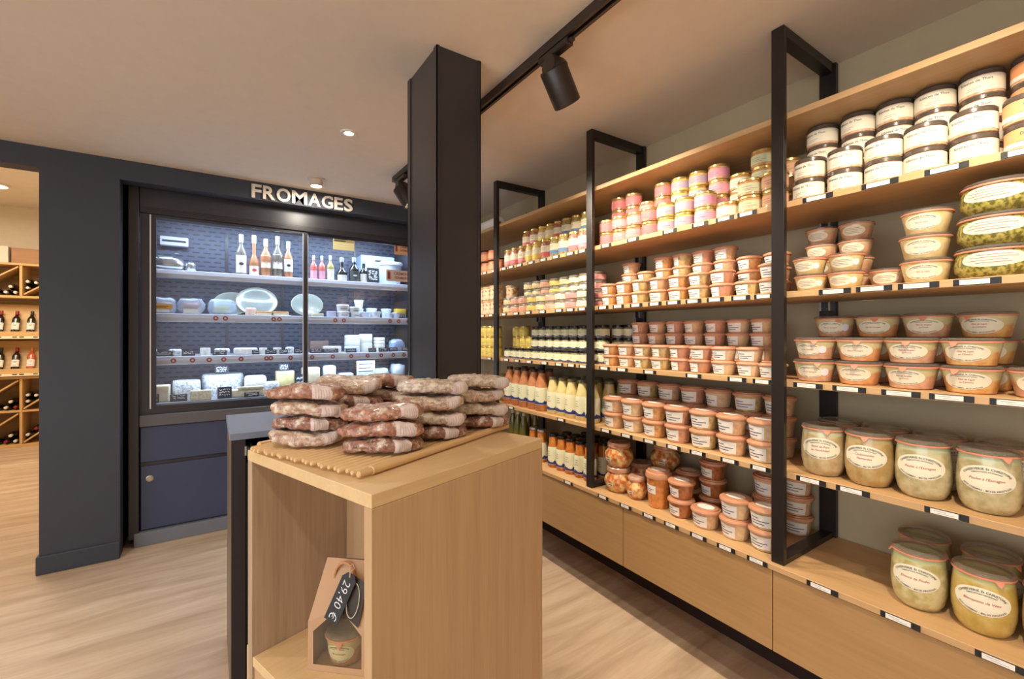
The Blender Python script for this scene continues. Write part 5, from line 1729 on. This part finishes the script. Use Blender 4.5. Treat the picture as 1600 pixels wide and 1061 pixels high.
# front face strips round the window
quad(fm, (0, 0, 0), (0, -BW, 0), (0, -BW, wb_), (0, 0, wb_))
quad(fm, (0, 0, wb_), (0, -fl, wb_), (0, -fl, wt_ * .82), (0, 0, wt_))
quad(fm, (0, -BW + fr_, wb_), (0, -BW, wb_), (0, -BW, wt_), (0, -BW + fr_, wt_ * .82))
quad(fm, (0, 0, wt_), (0, -fl, wt_ * .82), (.012, -BW / 2, wt_ + .035), (BD * .45, -.022, Hb))
quad(fm, (BD * .45, -.022, Hb), (.012, -BW / 2, wt_ + .035), (BD * .45, -BW + .022, Hb))
quad(fm, (.012, -BW / 2, wt_ + .035), (0, -BW + fr_, wt_ * .82), (0, -BW, wt_), (BD * .45, -BW + .022, Hb))
part('front_panel', fm, M_KB, t)
bk_ = MB()
quad(bk_, (BD, -BW, 0), (BD, 0, 0), (BD, 0, wt_), (BD * .5, -.022, Hb), (BD * .5, -BW + .022, Hb), (BD, -BW, wt_))
quad(bk_, (0, 0, 0), (0, 0, wt_), (BD, 0, wt_), (BD, 0, 0))
quad(bk_, (0, 0, wt_), (BD * .45, -.022, Hb), (BD * .5, -.022, Hb), (BD, 0, wt_))
quad(bk_, (BD, -BW, 0), (BD, -BW, wt_), (0, -BW, wt_), (0, -BW, 0))
quad(bk_, (BD, -BW, wt_), (BD * .5, -BW + .022, Hb), (BD * .45, -BW + .022, Hb), (0, -BW, wt_))
quad(bk_, (0, 0, .0006), (BD, 0, .0006), (BD, -BW, .0006), (0, -BW, .0006))
part('bag_body', bk_, M_KB, t)
part('window_film', quad(quad(MB(), (.001, -fl, wb_), (.001, -BW + fr_, wb_), (.001, -BW + fr_, wt_ * .82), (.001, -fl, wt_ * .82)), (.001, -fl, wt_ * .82), (.001, -BW + fr_, wt_ * .82), (.0125, -BW / 2, wt_ + .034)), clear('bag_film', (240, 236, 216), .06, .06), t)
part('handle', MB().tube([(BD * .40 - .008, -BW / 2 + .028 * math.cos(a), Hb - .045 + .042 * math.sin(a)) for a in [PI * k / 10 for k in range(11)]], .0035, 8), plain('paper_cord', (198, 140, 96), .7), t, True)
em = part('dark_sticker', MB().add([(.008, -.082, .150), (.0, -.135, .118), (.020, -.146, .215), (.034, -.096, .232)], [(0, 1, 2, 3)]).xf(Matrix.Translation((-.004, 0, 0))), plain('sticker_charcoal', (58, 48, 40), .6), t)
rg = []
for k in range(20):
    a = 2 * PI * k / 20
    rg.append((.0115 - .004 - .002 + .016 * math.sin(a) * .75, -.116 + .016 * math.cos(a), .178 + .036 * math.sin(a)))
part('emblem_ring', MB().tube(rg, .0012, 6, closed=True), plain('emblem_cream', (216, 202, 170), .6), em, True)
# jar inside the bag
jb = bagp(.057, -.072)
t2 = place(DES['bowl_camp'], (jb[0], jb[1], .5738), 'terrine jar inside the kraft gift bag', 'jar', BA + .05)
t2.scale = (.80, .80, 1.05)
# price tag on string
tg = bagp(.012, -.105)
t = thing('chalk_tag', 'black hanging price tag with chalk price 29,40', 'price tag', (tg[0], tg[1], .5725), BA)
R = Matrix.Translation((.006, 0, .236)) @ Matrix.Rotation(math.radians(17), 4, 'Y') @ Matrix.Rotation(math.radians(19), 4, 'X')
w, h = .039, .112
poly = [(-w / 2, -h), (w / 2, -h), (w / 2, -.012), (w / 2 - .010, 0), (-w / 2 + .010, 0), (-w / 2, -.012)]
T2 = Matrix(((0, 0, -1, 0), (-1, 0, 0, 0), (0, 1, 0, 0), (0, 0, 0, 1)))
part('board', MB().prism(poly, -.001, .001).xf(R @ T2), plain('tag_black', (34, 30, 30), .6), t)
vs_, fs_ = text2d('29,40 €', .029, -.008, .15)
part('chalk_price', MB().add([(y - .010, -x - .062, .0014) for x, y in vs_], fs_).xf(R @ T2), plain('chalk', (232, 234, 238), .8), t)
part('string', MB().tube([R @ T2 @ Vector(p) for p in ((0, -.008, .002), (-.004, .004, .004), (-.010, .016, .003), (-.004, .022, .004), (.004, .016, .005), (-.002, .004, .004), (.002, -.008, .003))], .0009, 5), plain('string_beige', (206, 178, 140), .8), t, True)

# ================================================================== black counter behind the stand
M_CT = plain('counter_black', (42, 40, 46), .45)
M_CTT = plain('counter_top_grey', (136, 146, 166), .30)
t = thing('counter', 'dark counter with grey top and pulled-out drawer behind the stand', 'counter', (0, 0, 0))
part('top', MB().bev(.052, 1.968, 1.004, .655, 2.445, 1.03, .002), M_CTT, t)
part('left_side', MB().bev(.056, 1.975, 0, .082, 2.44, 1.0035, .002), wood('counter_edge_reflection', (120, 104, 84), (88, 76, 66), 'z'), t)  # side of the black counter, beige reflection put into its colour
part('left_front_stile', MB().bev(.058, 1.970, 0, .105, 1.9748, 1.0035, .001), M_CT, t)
part('right_side', MB().bev(.629, 1.975, 0, .652, 2.44, 1.0035, .002), M_CT, t)
part('back_panel', MB().box(.083, 2.42, 0, .628, 2.438, 1.003), M_CT, t)
part('front_panel', MB().bev(.106, 1.976, 0, .628, 1.996, .915, .002), M_CT, t)
dr = part('drawer', MB().box(.118, 1.70, .948, .616, 2.35, .956).box(.118, 1.70, .956, .126, 2.35, .985).box(.608, 1.70, .956, .616, 2.35, .985), plain('drawer_dark_green', (46, 44, 36), .35, coat=.5), t)
part('slide', MB().box(.1085, 1.72, .945, .1165, 2.38, .960).box(.1085, 1.72, .966, .1165, 2.38, .978), M_STEEL, dr)
part('slide_clip', MB().bev(.100, 1.93, .950, .108, 1.968, .985, .002), M_STEEL, dr)
# ================================================================== wine room
RX0, RX1, RY, RD = -3.06, -0.98, 8.02, .34
M_PINE = wood('pine', (214, 176, 118), (192, 150, 92), 'x', .5, .8)
M_PINEZ = wood('pine_upright', (214, 176, 118), (192, 150, 92), 'z', .5, .8)
rk = thing('wine_rack', 'tall pine wine rack with diagonal bins in the room at left', 'wine rack', (0, RY, 0))
part('backing', MB().box(RX0, RD - .01, .02, RX1, RD, 2.29), wood('pine_back', (190, 156, 110), (160, 126, 84), 'x', .6, .6), rk)
for z0, z1, nm in ((2.262, 2.29, 'top_board'), (1.855, 1.885, 'bin_floor'), (.85, .880, 'bin_floor'), (.437, .460, 'bin_floor'), (.0, .04, 'base_board')):
    part(nm, MB().bev(RX0, 0, z0, RX1, RD - .011, z1, .002), M_PINE, rk)
CW = .50
div = [-1.98 + CW * k for k in (-2, -1, 0, 1, 2)]
for z0, z1 in ((1.886, 2.261), (.461, .849), (.041, .436)):
    for x in div:
        part('upright', MB().bev(x - .013, 0.002, z0, x + .013, RD - .012, z1, .002), M_PINEZ, rk)
    for x in div[:-1]:
        L = CW - .03
        hh = z1 - z0
        a = math.atan2(hh - .02, L)
        ln = math.hypot(L, hh - .02) - .02
        part('diagonal', MB().bev(-ln / 2, .004, -.009, ln / 2, RD - .02, .009, .002).xf(Matrix.Translation((x + CW / 2, 0, (z0 + z1) / 2)) @ Matrix.Rotation(-a, 4, 'Y')), M_PINE, rk)
# sloping display ledges with a price strip
M_STRIP = plain('pale_strip', (244, 226, 186), .5)
for z in (1.395, .935):
    part('ledge', MB().bev(RX0, -.03, z - .012, RX1, RD - .012, z + .010, .002), M_PINE, rk)
    part('ledge_lip', MB().bev(RX0, -.046, z - .012, RX1, -.031, z + .045, .003), M_PINE, rk)
    part('price_strip', MB().box(RX0, -.052, z - .045, RX1, -.047, z - .012), M_STRIP, rk)
    for x in (-2.15, -2.02, -1.96, -1.84, -1.78):
        part('price_tag', MB().box(x - .02, -.0535, z - .030, x + .02, -.052, z - .018), M_INK, rk)
    R_ = Matrix.Rotation(-.35, 4, 'X')
    part('sloped_panel', MB().box(RX0, .0, -.005, RX1, .012, .40).xf(Matrix.Translation((0, .07, z + .012)) @ R_), M_PINE, rk)

M_BOT = plain('wine_bottle_glass', (20, 18, 16), .08, coat=1)
M_BOTG = plain('wine_bottle_green', (34, 40, 24), .08, coat=1)
M_CAPW = plain('capsule_ivory', (226, 214, 198), .4)
M_CAPR = plain('capsule_red', (140, 30, 32), .4)
M_CAPB = plain('capsule_black', (30, 26, 26), .4)


def wine_design(nm, glass, cap, lab, rosy=False):
    r, h = .0385, .30
    rn = .0145
    prof = [(r * .9, 0), (r, .006), (r, .185), (r * .9, .205), (rn * 1.35, .232), (rn, .245), (rn, .29)]
    f = prof_fn(prof)
    parts = [('glass', MB().lathe([(0, 0)] + prof, 18).mesh('glass', glass, True), None, None),
             ('capsule', MB().lathe([(rn * 1.08, .248), (rn * 1.15, .25), (rn * 1.15, .299), (rn * .9, .301), (0, .301)], 16).mesh('capsule', cap, True), None, None)]
    if lab:
        lb = wrap_rect(f, r, -r * 1.1, r * 1.1, .045, .135, .0007, 10, 1).xf(Matrix.Rotation(PI / 2, 4, 'Z'))
        parts.append(('label', lb.mesh('label', lab, True), None, None))
        lw = print_lines(f, r, -r * .6, r * .6, [(.11, .1, .9), (.095, .25, .75), (.062, .2, .8)], .0012, .004).xf(Matrix.Rotation(PI / 2, 4, 'Z'))
        parts.append(('lettering', lw.mesh('lettering', M_INK), 2, None))
    return (nm, parts)


WD = {'red': wine_design('wine_bottle', M_BOT, M_CAPR, M_LABELW), 'blk': wine_design('wine_bottle', M_BOT, M_CAPB, M_LABELW),
      'rose': wine_design('wine_bottle', food('rose_bottle', (190, 84, 44), (206, 104, 62), 6, coat=1, rough=.05), plain('capsule_salmon', (196, 110, 70), .4), M_LABELW),
      'lieW': wine_design('wine_bottle', M_BOT, M_CAPW, None), 'lieR': wine_design('wine_bottle', M_BOT, M_CAPR, None)}
# standing on the sloping ledges
for z, row_, ks in ((1.406, 'upper', ['red', 'red', 'red', 'blk', 'red', 'red']), (.946, 'lower', ['blk', 'blk', 'red', 'rose', 'blk', 'red'])):
    for i, k in enumerate(ks):
        x = -2.31 + .135 * i
        o = place(WD[k], (x, RY + .030, z + .006), '%s %s bottle leaning on the %s display ledge' % (ORD[i], {'red': 'red-capped dark', 'blk': 'black-capped dark', 'rose': 'amber rose'}[k], row_), 'wine bottle', 0, 'wine bottles leaning on the display ledges')
        o.rotation_euler = (-.33, 0, .05 * math.sin(i * 3))
# lying in the bins, necks toward the room
r = .0385
n = 0
for (z0, z1, bn) in ((1.886, 2.261, 'upper'), (.461, .849, 'middle'), (.041, .436, 'bottom')):
    for ci, x in enumerate(div[:-1]):
        if ci not in (1, 2):
            continue
        a = math.atan2(z1 - z0 - .02, CW - .03)
        # under the diagonal: along the floor against the right upright
        spots = [(x + CW - .013 - r - .002 - k * .082, z0 + r + .001, 'floor') for k in range(3)]
        spots += [(x + CW - .013 - r - .043, z0 + r + .071, 'second layer')]
        # above the diagonal: resting against the left upright
        px_, pz_ = x + .013 + r + .002, None
        for k in range(2 if bn != 'bottom' else 1):
            u = px_ + k * .0
            zz = z0 + .01 + math.tan(a) * (px_ - x - .015) + (r + .012) / math.cos(a) + k * .079
            spots.append((px_, zz, 'left corner'))
            if k == 0:
                u2 = px_ + .074
                spots.append((u2, z0 + .01 + math.tan(a) * (u2 - x - .015) + (r + .012) / math.cos(a) + .012, 'diagonal'))
        for k, (bx_, bz_, sp) in enumerate(spots):
            n += 1
            o = place(WD['lieW' if (n % 5) else 'lieR'], (bx_, RY + .315, bz_), '%s wine bottle lying in the %s bin %s, %s' % (ORD[k], bn, ['left of', 'right of'][ci - 1] + ' the upright', sp), 'wine bottle', 0, 'wine bottles lying in the rack bins')
            o.rotation_euler = (PI / 2, 0, 0)
# wooden wine cases on top
for i, (x, w, h, m) in enumerate(((-2.33, .48, .20, plain('crate_white', (216, 206, 190), .7)), (-1.835, .46, .185, wood('crate_brown', (170, 128, 88), (146, 104, 68), 'x', .6)), (-1.33, .48, .19, wood('crate_brown', (170, 128, 88), (146, 104, 68), 'x', .6)))):
    t = thing('wine_case', ['pale wine case on top of the rack, at the picture edge', 'brown wooden wine case with pale plaque on top of the rack', 'brown wooden wine case on the rack hidden by the dark wall'][i], 'wine case', (x, RY + .16, 2.2905), 0, 'wine cases on the rack')
    part('case', MB().bev(-w / 2, -.15, 0, w / 2, .15, h, .003), m, t)
    part('plaque', MB().bev(-.0 + .03, -.1535, h * .45, .175, -.1502, h * .82, .001), M_LABEL, t)
    part('small_card', MB().box(.07, -.1525, h * .14, .14, -.1502, h * .34), M_LABELW, t)
t = thing('ceiling_light', 'round glowing ceiling light in the wine room', 'ceiling light', (-2.0, 7.29, 3.06))
part('rim', MB().lathe([(.10, 0), (.12, -.004), (.115, -.016), (.10, -.018)], 32), M_WHITE, t, True)
part('diffuser', MB().lathe([(0, -.020), (.06, -.018), (.10, -.010), (.10, -.002)], 32), plain('diffuser_glow', (255, 246, 230), .5, emit=(255, 240, 215), es=7), t, True)
